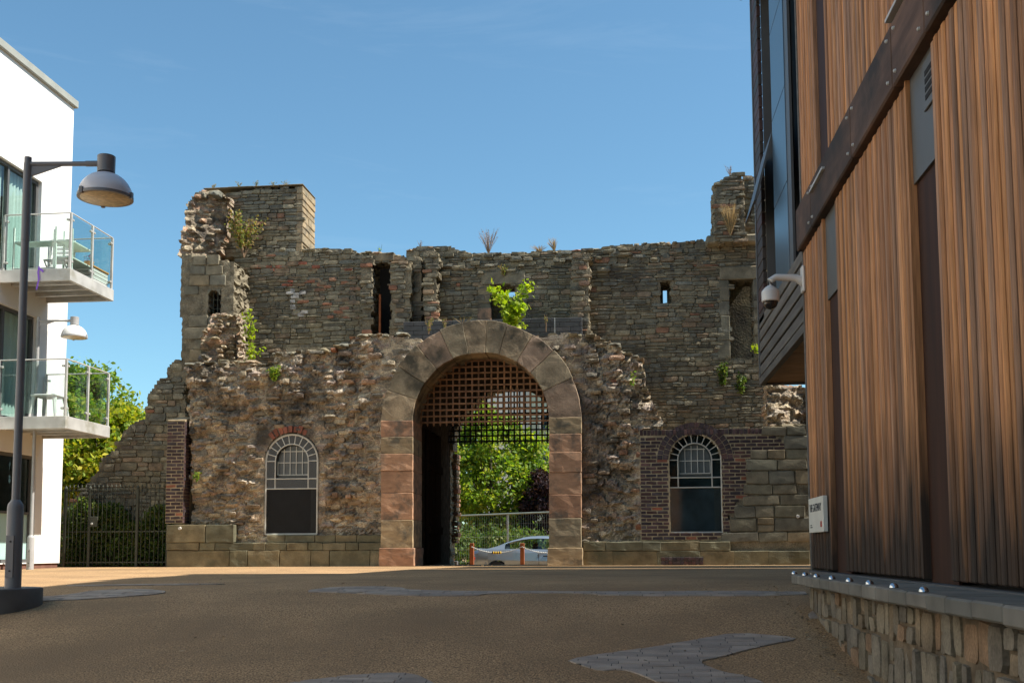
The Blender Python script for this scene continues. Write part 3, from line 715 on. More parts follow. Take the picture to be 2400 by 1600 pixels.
# --- arched windows
def arched_window(g, lab, dirtydark):
    wn = empty("arched_window", (g['cx'], YF, g['zb'])); wn.parent = castle; wn.location = WL[wn] - WL[castle]; wn["label"] = lab
    cx, r, zs, zb = g['cx'], g['r'], g['zs'], g['zb']; yb = YF + .02; t = .014
    H = zs + r - zb; ztr2 = zb + H * .555; ztr1 = zb + H * .455   # two transoms
    def bar(name, p, q, rad=t, par=wn):
        mb = MB(); mb.tube([p, q], rad, 6); return mb.build(name, M_lead, par)
    pts = [(cx - r, zb)] + [(cx + r * math.cos(a), zs + r * math.sin(a)) for a in np.linspace(math.pi, 0, 25)] + [(cx + r, zb)]
    mb = MB(); mb.tube([(x, yb, z) for x, z in pts], .022, 6); mb.build("frame", M_lead, wn)
    bar("sill_bar", (cx - r, yb, zb), (cx + r, yb, zb), .02)
    bar("transom", (cx - r, yb, ztr1), (cx + r, yb, ztr1)); bar("transom", (cx - r, yb, ztr2), (cx + r, yb, ztr2))
    ri = r * .64
    ip = [(cx - ri, ztr2)] + [(cx + ri * math.cos(a), zs + ri * math.sin(a)) for a in np.linspace(math.pi, 0, 21)] + [(cx + ri, ztr2)]
    mb = MB(); mb.tube([(x, yb, z) for x, z in ip], t, 6); mb.build("inner_arch_bar", M_lead, wn)
    for sx in (-1, 1): bar("mullion", (cx + sx * ri, yb, ztr1), (cx + sx * ri, yb, ztr2))
    for a in np.linspace(math.pi, 0, 12):
        bar("radial_bar", (cx + ri * math.cos(a), yb, zs + ri * math.sin(a)), (cx + r * math.cos(a), yb, zs + r * math.sin(a)), .011)
    # glass: ring panes, transom panes, large lower pane
    th = .004
    def pane(pl, m, dy=0, nm="pane"): mb = MB(); mb.prism(pl, yb - th + dy, yb + th + dy); return mb.build(nm, m, wn)
    aa = np.linspace(math.pi, 0, 12)
    for i in range(11):
        a0, a1 = aa[i], aa[i+1]
        pane([(cx + ri*math.cos(a0), zs + ri*math.sin(a0)), (cx + r*math.cos(a0), zs + r*math.sin(a0)), (cx + r*math.cos(a1), zs + r*math.sin(a1)), (cx + ri*math.cos(a1), zs + ri*math.sin(a1))], M_wing)
    for sx in (-1, 1): pane([(cx + sx*ri, ztr2), (cx + sx*r, ztr2), (cx + sx*r, zs), (cx + sx*ri, zs)][::1], M_wing)
    pane([(cx - r, ztr1), (cx - ri, ztr1), (cx - ri, ztr2), (cx - r, ztr2)], M_wing); pane([(cx - ri, ztr1), (cx + ri, ztr1), (cx + ri, ztr2), (cx - ri, ztr2)], M_wing); pane([(cx + ri, ztr1), (cx + r, ztr1), (cx + r, ztr2), (cx + ri, ztr2)], M_wing)
    pane([(cx - r, zb), (cx + r, zb), (cx + r, ztr1), (cx - r, ztr1)], dirtydark, 0, "large_pane")
    # recessed inner sash with small panes
    ys_ = yb + .1; ww = ri * .93
    sash = MB(); zi0 = ztr2 + .09
    for i in range(6): x = cx - ww + 2 * ww * i / 5; sash.box((x - .008, ys_ - .01, zi0), (x + .008, ys_ + .01, zs + math.sqrt(max(0, ww*ww - (x-cx)**2)) * .98))
    for z in (zi0, zi0 + .26, zi0 + .5):
        hw = ww if z < zs else math.sqrt(max(.001, ww*ww - (z - zs)**2)); sash.box((cx - hw, ys_ - .012, z - .009), (cx + hw, ys_ + .012, z + .009))
    sash.build("sash", M_lead, wn)
    mb = MB(); mb.prism([(cx - ww, zi0 - .05)] + [(cx + ww*math.cos(a), zs + ww*math.sin(a)) for a in np.linspace(math.pi, 0, 15)] + [(cx + ww, zi0 - .05)], ys_ + .014, ys_ + .02); mb.build("sash_glass", M_sashg, wn)
    mb = MB(); mb.box((cx - r - .05, yb + .2, zb - .05), (cx + r + .05, yb + .25, zs + r + .1)); mb.build("back_panel", M_wback if g is WLft else M_wrefl, wn)
    mb = MB(); mb.box((cx + r * .72, yb + .06, zb + .02), (cx + r * .95, yb + .09, ztr1 - .02)); mb.build("inner_board", M_wboard, wn)
M_wing = glass("old_window_glass", (.5,.56,.55), .0, .02)
M_sashg = mat("grimy_sash_glass", (.1,.11,.11), rough=.3, namp=.2, nscale=6, jit=.2)
M_wback = mat("brown_boarding", (.085,.075,.075), namp=.2, jit=0)
M_wrefl = mat('blue_grey_reflection_tone', (.16,.2,.22), namp=.35, nscale=2.5, jit=0)  # right window's reflections painted into its back panel colour
M_wboard = mat("grey_inner_board", (.22,.23,.22), namp=.15, jit=0)
arched_window(WLft, "arched leaded window in the rubble wall, dark lower pane", glass("dusty_pane", (.5,.5,.5), -.03, .12))
arched_window(WRgt, "arched leaded window in the dark brick wall", glass("reflecting_pane", (.7,.76,.78), .2, .05))
# window reveal and brick arch over the left window
rv = MB(); g = WLft
pts = [(g['cx'] - g['r'] - .03, g['zb'] - .03)] + [(g['cx'] + (g['r'] + .03) * math.cos(a), g['zs'] + (g['r'] + .03) * math.sin(a)) for a in np.linspace(math.pi, 0, 21)] + [(g['cx'] + g['r'] + .03, g['zb'] - .03)]
for p, q in zip(pts[:-1], pts[1:]): rv.add([(p[0], YF - .02, p[1]), (q[0], YF - .02, q[1]), (q[0], YF + .6, q[1]), (p[0], YF + .6, p[1])], [(0,1,2,3)])
rv.build("window_reveal", M_mortar, castle)
rg = random.Random(31)
for i in range(8):
    a0 = R(62 + i * 9); a1 = R(62 + i * 9 + 7.0); r0, r1 = g['r'] + .05, g['r'] + rg.uniform(.16, .27)
    pl = [(g['cx'] + r * math.cos(a), g['zs'] + r * math.sin(a)) for r, a in ((r0, a0), (r1, a0), (r1, a1), (r0, a1))]
    mb = MB(); mb.prism(pl, YF - rg.uniform(.0, .04), YF + .1); mb.build("arch_brick", M_brick_red, castle)
# small white fitting on the plinth, and on the ashlar
for (x, y, pr) in ((431, 1238, .2), (1868, 1210, .1)):
    p = atY(x, y, YF); mb = MB(); mb.lathe([(.03, -.03), (.036, 0), (.02, .02)], (p.x, YF - pr, p.z), 12, 'Y'); mb.build("wall_fitting", M_plastic, castle)

# --- upper walls
def stone_wall(name, poly, Y, thick, hr, lr, seed, single, holes=(), m=None, warmfrac=.08, ragamp=.035, depth=.09, label=None, zmin=-.1, units=None, proud=(0, .02), parent=castle, mortar=None):
    P = rag(poly, .13, ragamp, seed); f = pip(P)
    def ins(X, Z):
        k = f(X, Z)
        for (ax, bx, az, bz) in holes: k &= ~((X > ax) & (X < bx) & (Z > az) & (Z < bz))
        return k
    x0, x1 = min(p[0] for p in P), max(p[0] for p in P); z0, z1 = max(zmin, min(p[1] for p in P)), max(p[1] for p in P)
    o = grid_wall(name, parent, ins, x0, x1, z0, z1, .05, Y, thick, lambda X, Z: .05 * (fbm(X * 4, Z * 6, seed) - .5), mortar or M_mortar, max(2, int(thick / .12)), None, .045)
    if label: o["label"] = label
    def ins2(X, Z): return ins(X, Z)
    put_stones(o, courses(ins2, x0, x1, z0, z1, hr, lr, seed, ends=.4 if units is BLOCKU else .2), Y - .01, m or M_stone, "stone", single, units, depth, seed, None, proud, (warmfrac, M_stone_warm))
    return o
def hole(xl, xr, yt, yb, Y):
    a, b = atY(xl, yb, Y), atY(xr, yt, Y); return (a.x, b.x, a.z, b.z)
h_door = hole(872, 916, 612, 785, YB); h_win = hole(1150, 1210, 666, 770, YB); h_slit = hole(1549, 1574, 660, 709, YB); h_rdoor = hole(1712, 1765, 655, 840, YB)
up = pxpoly([(545,612),(600,592),(690,588),(740,584),(825,586),(850,598),(875,600),(950,602),(955,586),(1010,581),(1062,580),(1082,593),(1150,597),(1260,591),(1370,586),(1430,579),(1500,572),(1560,573),(1660,563),(1672,549),(1790,546),(1840,900),(1845,1040),(1400,1040),(1400,812),(1290,800),(1290,775),(985,775),(985,835),(640,850),(640,890),(545,890)], YB)
h_slit2 = hole(1556, 1565, 668, 703, YB); h_win2 = hole(1176, 1206, 669, 684, YB)
upper = stone_wall("upper_wall", up, YB, .75, (.045, .15), (.09, .4), 41, 200, [h_door, h_win, h_slit, h_rdoor], label="thin-coursed grey rubble upper wall with slit window and doorways", zmin=atY(1200, 1035, YB).z, warmfrac=.025)
# linings: splayed slit, dark recesses
def lining(h, y0, y1, slit=None, m=None):
    mb = MB(); ax, bx, az, bz = h
    if slit is None: mb.box((ax - .1, y1, az - .1), (bx + .1, y1 + .08, bz + .1))
    else:
        sx0, sx1, sz0, sz1 = slit
        mb.box((ax - .1, y1, az - .1), (sx0, y1 + .08, bz + .1)); mb.box((sx1, y1, az - .1), (bx + .1, y1 + .08, bz + .1))
        mb.box((sx0, y1, az - .1), (sx1, y1 + .08, sz0)); mb.box((sx0, y1, sz1), (sx1, y1 + .08, bz + .1))
    mb.build("opening_lining", m or M_mortar, castle)
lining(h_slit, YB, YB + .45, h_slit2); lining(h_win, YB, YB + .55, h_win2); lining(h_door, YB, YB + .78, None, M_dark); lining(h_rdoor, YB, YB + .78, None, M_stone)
# dressed surrounds of the openings
def surround(h, Y, m, seed, wd=.24, lint=.28, pr=.03, left=True, right=True):
    rg = random.Random(seed); ax, bx, az, bz = h
    if lint: MB().bbox((ax - wd * .8, Y - pr - .02, bz + .003), (bx + wd * .8, Y + .2, bz + lint), .015).build("lintel", m, castle)
    for s, x in ((-1, ax), (1, bx)):
        if (s < 0 and not left) or (s > 0 and not right): continue
        z = az
        while z < bz - .1:
            hh = min(rg.uniform(.2, .42), bz - z); wq = wd * rg.uniform(.6, 1.15)
            MB().bbox((x, Y - pr - rg.uniform(0, .012), z + .004), (x + s * wq, Y + .3, z + hh - .004), .012).build("jamb_block", m, castle); z += hh
surround(h_rdoor, YB, M_ashlar, 2, .25, .3); surround(h_win, YB, M_ashlar, 3, .26, .3); surround(h_door, YB, M_ashlar, 5, .1, .2, .02, False, False)
p, q = atY(1120, 762, YB), atY(1152, 722, YB); MB().bbox((p.x, YB - .05, p.z), (q.x, YB + .1, q.z), .012).build("jamb_block", M_pink, castle)
# rusty upright in the left doorway
p, q = atY(888, 785, YB - .1), atY(893, 690, YB - .1); MB().box((p.x, YB - .12, p.z), (q.x, YB - .06, q.z)).build("door_post", M_corten, castle)
# orange brick and whitened stones let into the left bay
rg = random.Random(71); L = []
for i in range(46):
    x, y = rg.uniform(590, 850), rg.choice([617, 626, 633, 660, 668, 676]) if i < 16 else rg.uniform(650, 745)
    if i >= 16: x = rg.uniform(700, 850)
    p = atY(x, y, YB); L.append((p.x, p.z, rg.uniform(.14, .3), rg.uniform(.055, .08), M_stone_warm if i >= 10 else M_brick_red))
M_lime = mat("limewashed_stone", [(.5,.48,.45),(.42,.4,.37)], namp=.4, nscale=9, bump=.5, bscale=30, dirt=(.2,.18,.15), dscale=4, dlo=.5, dhi=.6)
for i in range(13):
    p = atY(697 + rg.uniform(-18, 22), 705 + rg.uniform(-30, 35), YB); L.append((p.x, p.z, rg.uniform(.1, .2), rg.uniform(.06, .1), M_lime))
put_stones(upper, L, YB - .02, M_stone_warm, "inset_stone", 100, None, .07, 72, None, (.0, .02))
coping(upper, [(545,603),(600,592),(740,585),(845,592),(950,600)], YB, 15); coping(upper, [(955,586),(1062,581),(1082,593),(1200,595),(1370,587)], YB, 16)
coping(upper, [(1370,586),(1500,573),(1560,573),(1660,563)], YB, 17)
# a shaggy broken band under the wall head
rg = random.Random(19); L = []
for i in range(90):
    x = rg.uniform(1035, 1660); p = atY(x, rg.uniform(596, 645) - (x - 1035) * .03, YB); L.append((p.x, p.z, rg.uniform(.12, .32), rg.uniform(.05, .1)))
put_stones(upper, L, YB, M_stone, "stone", 60, None, .16, 20, None, (.0, .1))
# stubs of broken cross walls
def stub(px, py0, py1, pxr, dep, seed, lab):
    poly = pxpoly([(px, py1), (px + 2, py0 + 8), (px + (pxr - px) * .6, py0), (pxr, py0 + 4), (pxr, py1)], YB - dep)
    return stone_wall("cross_wall_stub", poly, YB - dep, dep - .03, (.06, .13), (.12, .3), seed, 16, (), warmfrac=.22, ragamp=.02, label=lab, zmin=atY(px, py1, YB - dep).z)
stub(915, 612, 790, 962, .42, 51, "left stub of a broken cross wall, sunlit edge")
stub(993, 582, 790, 1025, .42, 52, "middle stub of a broken cross wall"); stub(968, 600, 790, 987, .18, 54, "groove between two wall stubs")
stub(1338, 590, 790, 1381, .55, 53, "right stub of a broken cross wall")
stub(846, 598, 790, 872, .18, 55, "rough jamb beside the narrow doorway")
# grey block parapet behind the arch
bpar = empty("block_parapet", (atY(1150, 780, 23.3).x, 23.3, atY(1150, 790, 23.3).z)); bpar.parent = castle; bpar.location = WL[bpar] - WL[castle]; bpar["label"] = "low grey concrete block parapet above the arch"
z0 = atY(1150, 792, 23.3).z; x0, x1 = atY(945, 780, 23.3).x, atY(1365, 780, 23.3).x
c = 0
while c < 4:
    x = x0 - (.2 if c % 2 else 0)
    while x < x1 - .05:
        a, b = max(x, x0), min(x + .44, x1)
        MB().bbox((a + .003, 23.3, z0 + c * .105 + .003), (b - .003, 23.4, z0 + c * .105 + .102), .006).build("block", M_conc, bpar); x += .44
    c += 1
mb = MB(); mb.box((x1 - .62, 23.29, z0), (x1 - .6, 23.298, z0 + .42)); mb.build("joint_strip", M_galv, bpar)

# --- left turret and tower
turret = stone_wall("turret", pxpoly([(426,592),(470,604),(548,612),(548,900),(424,900)], 23.0), 23.0, 1.2, (.2, .3), (.28, .6), 61, 90, [hole(485, 516, 678, 742, 23.0)], M_ashlar, 0.0, .012, .1, "weathered ashlar turret with small barred window", atY(500, 900, 23.0).z, BLOCKU, (0, .02))
ax, bx, az, bz = hole(485, 516, 678, 742, 23.0)
tw = empty("turret_window", ((ax + bx) / 2, 23.1, az)); tw.parent = castle; tw.location = WL[tw] - WL[castle]
MB().box((ax - .05, 23.4, az - .05), (bx + .05, 23.45, bz + .1)).build("dark_back", M_dark, tw)
for i in (1, 2): MB().box((ax + (bx - ax) * i / 3 - .008, 23.12, az), (ax + (bx - ax) * i / 3 + .008, 23.14, bz)).build("window_bar", M_iron, tw)
for i in (1, 2): MB().box((ax, 23.141, az + (bz - az) * i / 3 - .008), (bx, 23.155, az + (bz - az) * i / 3 + .008)).build("window_bar", M_iron, tw)
for s, x in ((-1, ax), (1, bx)):
    MB().prism([(x, bz), (x - s * .11, bz), (x - s * .06, bz - .05), (x, bz - .13)], 22.99, 23.3).build("window_head", M_ashlar, tw)
tower = stone_wall("tower_wall", pxpoly([(505,600),(520,545),(528,455),(600,442),(706,440),(706,600)], YB), YB, .95, (.06, .13), (.14, .34), 62, 60, (), None, .04, .02, .09, "square tower wall with sunlit right return", atY(600, 640, YB).z)
p, q = atY(478, 440, YB), atY(712, 433, YB)
for i in range(4):
    MB().bbox((p.x + (q.x - p.x) * i / 4 + .001, YB - .06, p.z - .04), (p.x + (q.x - p.x) * (i+1) / 4 - .001, YB + 1.0, q.z + .006 * (i % 2)), .006).build("cap_slab", M_ashlar, castle)
p, q = atY(706, 600, YB), atY(706, 445, YB)   # ashlar return of the tower, facing the sun
z = p.z - .1; c = 0; rg = random.Random(64)
while z < q.z - .05:
    h = rg.uniform(.14, .24); s_ = .45 if c % 2 else .6
    for (y0, y1) in ((YB - .03, YB - .03 + s_), (YB - .02 + s_, YB + .97)):
        MB().bbox((p.x - .12, y0, z + .004), (p.x + .03 + rg.uniform(0, .02), y1, z + h - .006), .014).build("quoin", M_buff, castle)
    z += h; c += 1
shard = pxpoly([(478,441),(531,454),(529,500),(526,530),(512,570),(500,612),(432,612),(433,548),(443,508),(446,483),(460,457)], 23.5)
Ps = rag(shard, .1, .04, 65); fsd = pip(Ps); ds = rub_disp(66)
xs_min = min(p[0] for p in Ps)
sh = grid_wall("tower_rubble", castle, fsd, min(p[0] for p in Ps), max(p[0] for p in Ps), atY(450, 640, 23.5).z, max(p[1] for p in Ps), .04, 23.5, .9, lambda X, Z: ds(X, Z) * .55 - .75 * (X - xs_min) + .3, M_rubble, 5, rub_rnd(66), .03)
coping(sh, [(436,600),(436,548),(446,508),(450,483),(464,459),(480,445),(528,456)], 23.5, 67, (.14,.26), (.09,.16), M_stone, step=.2)
put_stones(sh, scatter(fsd, min(p[0] for p in Ps), max(p[0] for p in Ps), Ps[0][1] - 1.6, max(p[1] for p in Ps), 18, 68, (.08, .2), (.05, .1)), 23.5, M_rubble, "stone", 40, UNITS, depth=.2, seed=69, ydisp=lambda X, Z: .3 - .75 * (X - xs_min), proud=(0, .1))
stump = pxpoly([(468,846),(473,795),(491,757),(499,733),(550,735),(556,760),(552,848)], 22.5)
Ps2 = rag(stump, .09, .03, 75); f2_ = pip(Ps2); d2 = rub_disp(76)
xt_min = min(p[0] for p in Ps2)
st = grid_wall("rubble_stump", castle, f2_, min(p[0] for p in Ps2), max(p[0] for p in Ps2), atY(500, 862, 22.5).z, max(p[1] for p in Ps2), .035, 22.5, .5, lambda X, Z: d2(X, Z) * .7 - .55 * (X - xt_min) + .18, M_rubble, 5, rub_rnd(76), .05)
put_stones(st, scatter(f2_, min(p[0] for p in Ps2), max(p[0] for p in Ps2), Ps2[0][1], max(p[1] for p in Ps2), 16, 77, (.07, .2), (.04, .08)), 22.45, M_rubble, "stone", 30, UNITS, depth=.2, seed=78, ydisp=lambda X, Z: .18 - .55 * (X - xt_min), proud=(0, .08), warm=(.15, M_stone_warm))
# --- right tower fragment
stone_wall("tower_fragment", pxpoly([(1677,566),(1676,440),(1673,430),(1698,420),(1725,408),(1738,410),(1745,480),(1747,566)], 23.6), 23.6, .9, (.06, .12), (.14, .34), 81, 40, (), None, .05, .02, label="broken upright of the right tower")
stone_wall("tower_wall", pxpoly([(1738,418),(1800,412),(1810,572),(1738,572)], 24.2), 24.2, .6, (.07, .13), (.16, .34), 82, 20, (), None, .03, .02, label="dark tower wall beside the timber building")
p, q = atY(1656, 572, 23.7), atY(1800, 548, 23.7); MB().bbox((p.x, 23.65, p.z), (q.x, 24.4, q.z), .03).build("ledge_block", M_ashlar, castle)
# rubble seen under the overhang at far right
Pq = rag(pxpoly([(1795,905),(1905,900),(1905,1010),(1795,1015)], 22.5), .1, .03, 85); fq = pip(Pq); dq = rub_disp(86)
grid_wall("rubble_wall", castle, fq, min(p[0] for p in Pq), max(p[0] for p in Pq), min(p[1] for p in Pq), max(p[1] for p in Pq), .04, 22.6, .5, lambda X, Z: dq(X, Z) - .5 * (X - Pq[0][0]) + .2, M_rubble, 3, rub_rnd(86))

# ------------------------------------------------------------------ stepped ruined wall on the left
rw = empty("ruined_wall", (atY(300, 1325, 23.0).x, 23.0, 0), "stepped ruined stone wall sloping down behind the iron railings", "wall")
stone_wall("wall_body", pxpoly([(432,841),(420,841),(400,850),(390,866),(390,880),(367,894),(363,912),(346,920),(344,937),(338,983),(312,990),(294,1011),(280,1030),(266,1057),(239,1075),(232,1100),(214,1121),(195,1150),(177,1171),(154,1190),(130,1240),(130,1330),(432,1330)], 23.0), 23.0, .8, (.07, .2), (.12, .42), 91, 200, (), M_stone, .06, .03, .1, parent=rw, zmin=-.05)

# ================================================================== PORTCULLISES
def portcullis(name, lab, Y, inside, x0, x1, z0, z1, sx, sz, th, m, spike):
    o = empty(name, ((x0 + x1) / 2, Y, z0), lab, "portcullis", "portcullises of the gate arch")
    n = int((x1 - x0) / sx) + 1; off = ((x1 - x0) - (n - 1) * sx) / 2
    zz = np.linspace(z0, z1, 200)
    for i in range(n):
        x = x0 + off + i * sx; k = inside(np.full_like(zz, x), zz); k &= zz > z0 + .01
        if not k.any(): continue
        zt_ = zz[k].max(); mb = MB(); mb.bbox((x - th, Y, z0 - spike * .4), (x + th, Y + .03, zt_ + .05), .004)
        mb.add([(x - th, Y, z0 - spike*.4), (x + th, Y, z0 - spike*.4), (x + th, Y + .03, z0 - spike*.4), (x - th, Y + .03, z0 - spike*.4), (x, Y + .015, z0 - spike)], [(1,0,4),(2,1,4),(3,2,4),(0,3,4)])
        mb.build("upright_bar", m, o)
    xx = np.linspace(x0 - .1, x1 + .1, 300); z = z0 + .02
    while z < z1:
        k = inside(xx, np.full_like(xx, z))
        if k.any(): MB().bbox((xx[k].min() - .03, Y - .028, z - th), (xx[k].max() + .03, Y - .002, z + th), .004).build("cross_bar", m, o)
        z += sz
    return o
zp = atY(1131, 990, 22.5).z
portcullis("portcullis", "rusty iron grille portcullis raised inside the front arch", 22.5, lambda X, Z: (np.hypot(X - ACX, Z - AC.z) < AR_IN + .03) | ((np.abs(X - ACX) < AR_IN) & (Z < AC.z)), XL, XR, zp, AC.z + AR_IN, .139, .132, .0185, M_rust, .07)
zp2 = atY(1131, 1036, 26.4).z
portcullis("portcullis", "black iron grille portcullis hanging at the far end of the passage", 26.4, lambda X, Z: (np.hypot(X - RAX.x, Z - RZ) < RRr + .1) | ((np.abs(X - RAX.x) < RRr + .05) & (Z < RZ)), RL - .05, RL + 2 * RRr, zp2, RZ + RRr, .139, .139, .019, M_ironblk, .06)

# ================================================================== IRON RAILINGS (left)
YR = 22.0
fn = empty("iron_railings", (atY(270, 1325, YR).x, YR, 0), "dark green iron railings with a locked gate between white building and castle", "railings")
xs0, xs1 = atY(148, 1250, YR).x, atY(394, 1250, YR).x; zt_ = atY(270, 1148, YR).z; zm = atY(270, 1245, YR).z; zb_ = atY(270, 1317, YR).z
posts = [atY(v, 1250, YR).x for v in (152, 209, 321, 393)]
for x in posts:
    mb = MB(); mb.bbox((x - .028, YR - .028, -.02), (x + .028, YR + .028, zt_ + .03), .004); mb.lathe([(.03, 0), (.036, .02), (.02, .05), (.001, .075)], (x, YR, zt_ + .03), 8); mb.build("post", M_iron, fn)
for z in (zt_, zm, zb_):
    for a, b in zip(posts[:-1], posts[1:]): MB().box((a + .03, YR - .008, z - .013), (b - .03, YR + .008, z + .013)).build("rail", M_iron, fn)
for a, b in zip(posts[:-1], posts[1:]):
    n = round((b - a) / .098)
    for i in range(1, n):
        x = a + (b - a) * i / n; mb = MB(); mb.tube([(x, YR - .016, zb_ - .06), (x, YR - .016, zt_ + .055)], .0075, 6); mb.lathe([(.008, 0), (.019, .02), (.019, .03), (.001, .085)], (x, YR - .016, zt_ + .05), 6); mb.build("picket", M_iron, fn)
p, q = atY(213, 1234, YR), atY(232, 1210, YR); MB().bbox((p.x, YR - .06, p.z), (q.x, YR - .03, q.z), .006).build("lock_box", M_iron, fn)
p = atY(219, 1227, YR); MB().lathe([(.02, -.035), (.024, -.01), (.012, 0)], (p.x, YR - .06, p.z), 10, 'Y').build("lock_knob", M_galv, fn)

# ================================================================== STREET LAMPS
def lamp(lab, base, top_z, arm, dome, pw, bw, base_h, gm, dm):
    o = empty("street_lamp", base, lab, "street lamp", "dome street lamps along the left side")
    x, y, z = base; ax = Vector((math.cos(.1), math.sin(.1), 0))
    mb = MB(); mb.lathe([(bw, -.25), (bw, base_h * .96), (bw * .92, base_h), (pw * 1.05, base_h * 1.05)], (x, y, z), 20); mb.lathe([(bw * 1.012, base_h * .28), (bw * 1.012, base_h * .285)], (x, y, z), 20); mb.build("base_sleeve", gm, o, True)
    MB().box((x - bw * .5, y - bw - .004, z + base_h * .12), (x + bw * .5, y - bw * .75, z + base_h * .62)).build("access_door", gm, o)
    for zz in (.2, .55): MB().lathe([(.008, -.006), (.008, 0)], (x + bw * .1, y - bw - .004, z + base_h * zz), 8, 'Y').build("door_bolt", M_dark, o)
    H = top_z - z
    mb = MB(); mb.lathe([(pw, base_h * 1.05), (pw * .95, H * .78), (pw * .9, H)], (x, y, z), 18); mb.lathe([(pw * .98, H * .8), (pw * 1.02, H * .8), (pw * 1.02, H * .985), (pw * .98, H * .985)], (x, y, z), 18); mb.build("pole", gm, o, True)
    za = top_z - .045 * H / 4 - .02; b = Vector((x, y, za)); e = b + ax * arm
    mb = MB(); mb.tube([b, b + ax * arm * .76], pw * .62, 12); mb.tube([b + ax * arm * .74, e], pw * .74, 12); mb.build("arm", gm, o, True)
    g0 = b + ax * pw * .5
    mb = MB(); mb.add([g0 + Vector((0, t, -pw * .5)) for t in (-.008, .008)] + [g0 + ax * arm * .42 + Vector((0, t, -pw * .5)) for t in (-.008, .008)] + [g0 + Vector((0, t, -arm * .17)) for t in (-.008, .008)], [(0,2,4),(1,5,3),(0,1,3,2),(2,3,5,4),(4,5,1,0)]); mb.build("gusset", gm, o)
    c = e; r = dome / 2
    mb = MB(); mb.lathe([(r * .33, -r * .36), (r * .335, r * .28), (r * .31, r * .3)], c, 24); mb.build("lamp_socket", gm, o, True)
    prof = [(r * math.sin(t), -r * .36 - r * .95 + r * .95 * math.cos(t)) for t in np.linspace(.33, math.pi / 2, 12)]
    prof2 = [(a * .97, h) for a, h in prof[::-1]]
    sh_ = MB(); vs = []; sh_.lathe(prof + prof2, c, 36); so = sh_.build("lamp_shade", dm, o, True)
    zz = -r * 1.31
    MB().lathe([(r * .985, zz + .04 * r), (r * 1.03, zz + .03 * r), (r * 1.03, zz - .08 * r), (r * .98, zz - .09 * r)], c, 36).build("shade_rim", gm, so, True)
    MB().lathe([(r * .97, zz - .05 * r), (r * .9, zz - .1 * r), (r * .01, zz - .13 * r)], c, 36).build("lens", M_lens, so, True)
    for k in range(3):
        a = k * 2.1 + 4.2; p = c + Vector((math.cos(a) * r * 1.03, math.sin(a) * r * 1.03, zz)); MB().box((p.x - .015, p.y - .015, p.z - .03), (p.x + .015, p.y + .015, p.z + .03)).build("rim_clip", gm, so)
    return o
p = atD(30, 1376, 9.8); t = atD(63, 369, 9.8); t2 = atD(247, 380, 9.8)
lamp("near grey street lamp with white dome shade at the left edge", (p.x, p.y, p.z), t.z, (t2 - atD(63, 380, 9.8)).length, .49, .037, .071, .76, M_lampgrey, M_lampwhite)
M_lg2 = mat("pale_lamp_grey", (.36,.36,.36), rough=.45, namp=.1, jit=0); M_lw2 = mat("clean_white_enamel", (.75,.75,.74), rough=.35, namp=.03, jit=0)
p = atD(70, 1337, 20.3); t = atD(87, 743, 20.3); t2 = atD(172, 750, 20.3)
lamp("far pale street lamp in front of the white building", (p.x, p.y, gz(p.y)), t.z, (t2 - atD(87, 750, 20.3)).length, .475, .033, .066, .62, M_lg2, M_lw2)

# ================================================================== WHITE BUILDING
XW = -11.72; YE = atX(161, 640, XW).y; zroof = atY(172, 238, YE).z
wbld = empty("white_building", (XW - 4, 15, 0), "white rendered apartment building with glass balconies at the left", "building")
zg = -.05; ZB1 = atX(130, 690, XW)  # upper slab
XO = -10.3; Yn, Yf = atX(165, 640, XO).y, min(atX(267, 680, XO).y, YE - .35)
def zat(px, py, X): return atX(px, py, X).z
z1b = .31 + (1290 - 641) / F * 19.7; z1t = z1b + .235; z2b = .31 + (1290 - 997) / F * 19.7; z2t = z2b + .235
# window openings on the facade: (y0, y1, z0, z1)
wins = [(17.05, 20.15, z1t + .02, z1t + 2.2), (17.05, 20.15, z2t + .02, z2t + 2.2), (15.2, 20.3, .12, 2.25)]
wins += [(12.0, 15.6, z1t + .02, z1t + 2.2), (12.0, 15.6, z2t + .02, z2t + 2.2)]
wv = MB()
# wall as strips between openings (thickness .35)
def facade(y0, y1, z0, z1, holes):
    ysq = sorted(set([y0, y1] + [h[0] for h in holes] + [h[1] for h in holes])); zsq = sorted(set([z0, z1] + [h[2] for h in holes] + [h[3] for h in holes]))
    vs = []; fs = []; idx = {}
    def v(x, y, z):
        k = (round(x, 4), round(y, 4), round(z, 4))
        if k not in idx: idx[k] = len(vs); vs.append(k)
        return idx[k]
    for a, b in zip(ysq[:-1], ysq[1:]):
        for c, d in zip(zsq[:-1], zsq[1:]):
            if any(h[0] <= a and b <= h[1] and h[2] <= c and d <= h[3] for h in holes): continue
            fs.append((v(XW, a, c), v(XW, b, c), v(XW, b, d), v(XW, a, d)))
    for h in holes:
        a, b, c, d = h; X2 = XW - .22
        fs += [(v(XW,a,c), v(XW,a,d), v(X2,a,d), v(X2,a,c)), (v(XW,b,c), v(X2,b,c), v(X2,b,d), v(XW,b,d)), (v(XW,a,c), v(X2,a,c), v(X2,b,c), v(XW,b,c)), (v(XW,a,d), v(XW,b,d), v(X2,b,d), v(X2,a,d))]
    # end, back and top
    X3 = XW - 10
    fs += [(v(XW,y1,z0), v(X3,y1,z0), v(X3,y1,z1), v(XW,y1,z1)), (v(X3,y1,z0), v(X3,y0,z0), v(X3,y0,z1), v(X3,y1,z1)), (v(X3,y0,z0), v(XW,y0,z0), v(XW,y0,z1), v(X3,y0,z1)), (v(XW,y0,z1), v(XW,y1,z1), v(X3,y1,z1), v(X3,y0,z1))]
    return mesh_obj("wall", vs, fs, M_white, wbld)
facade(-9.0, YE, .1, zroof - .14, wins)
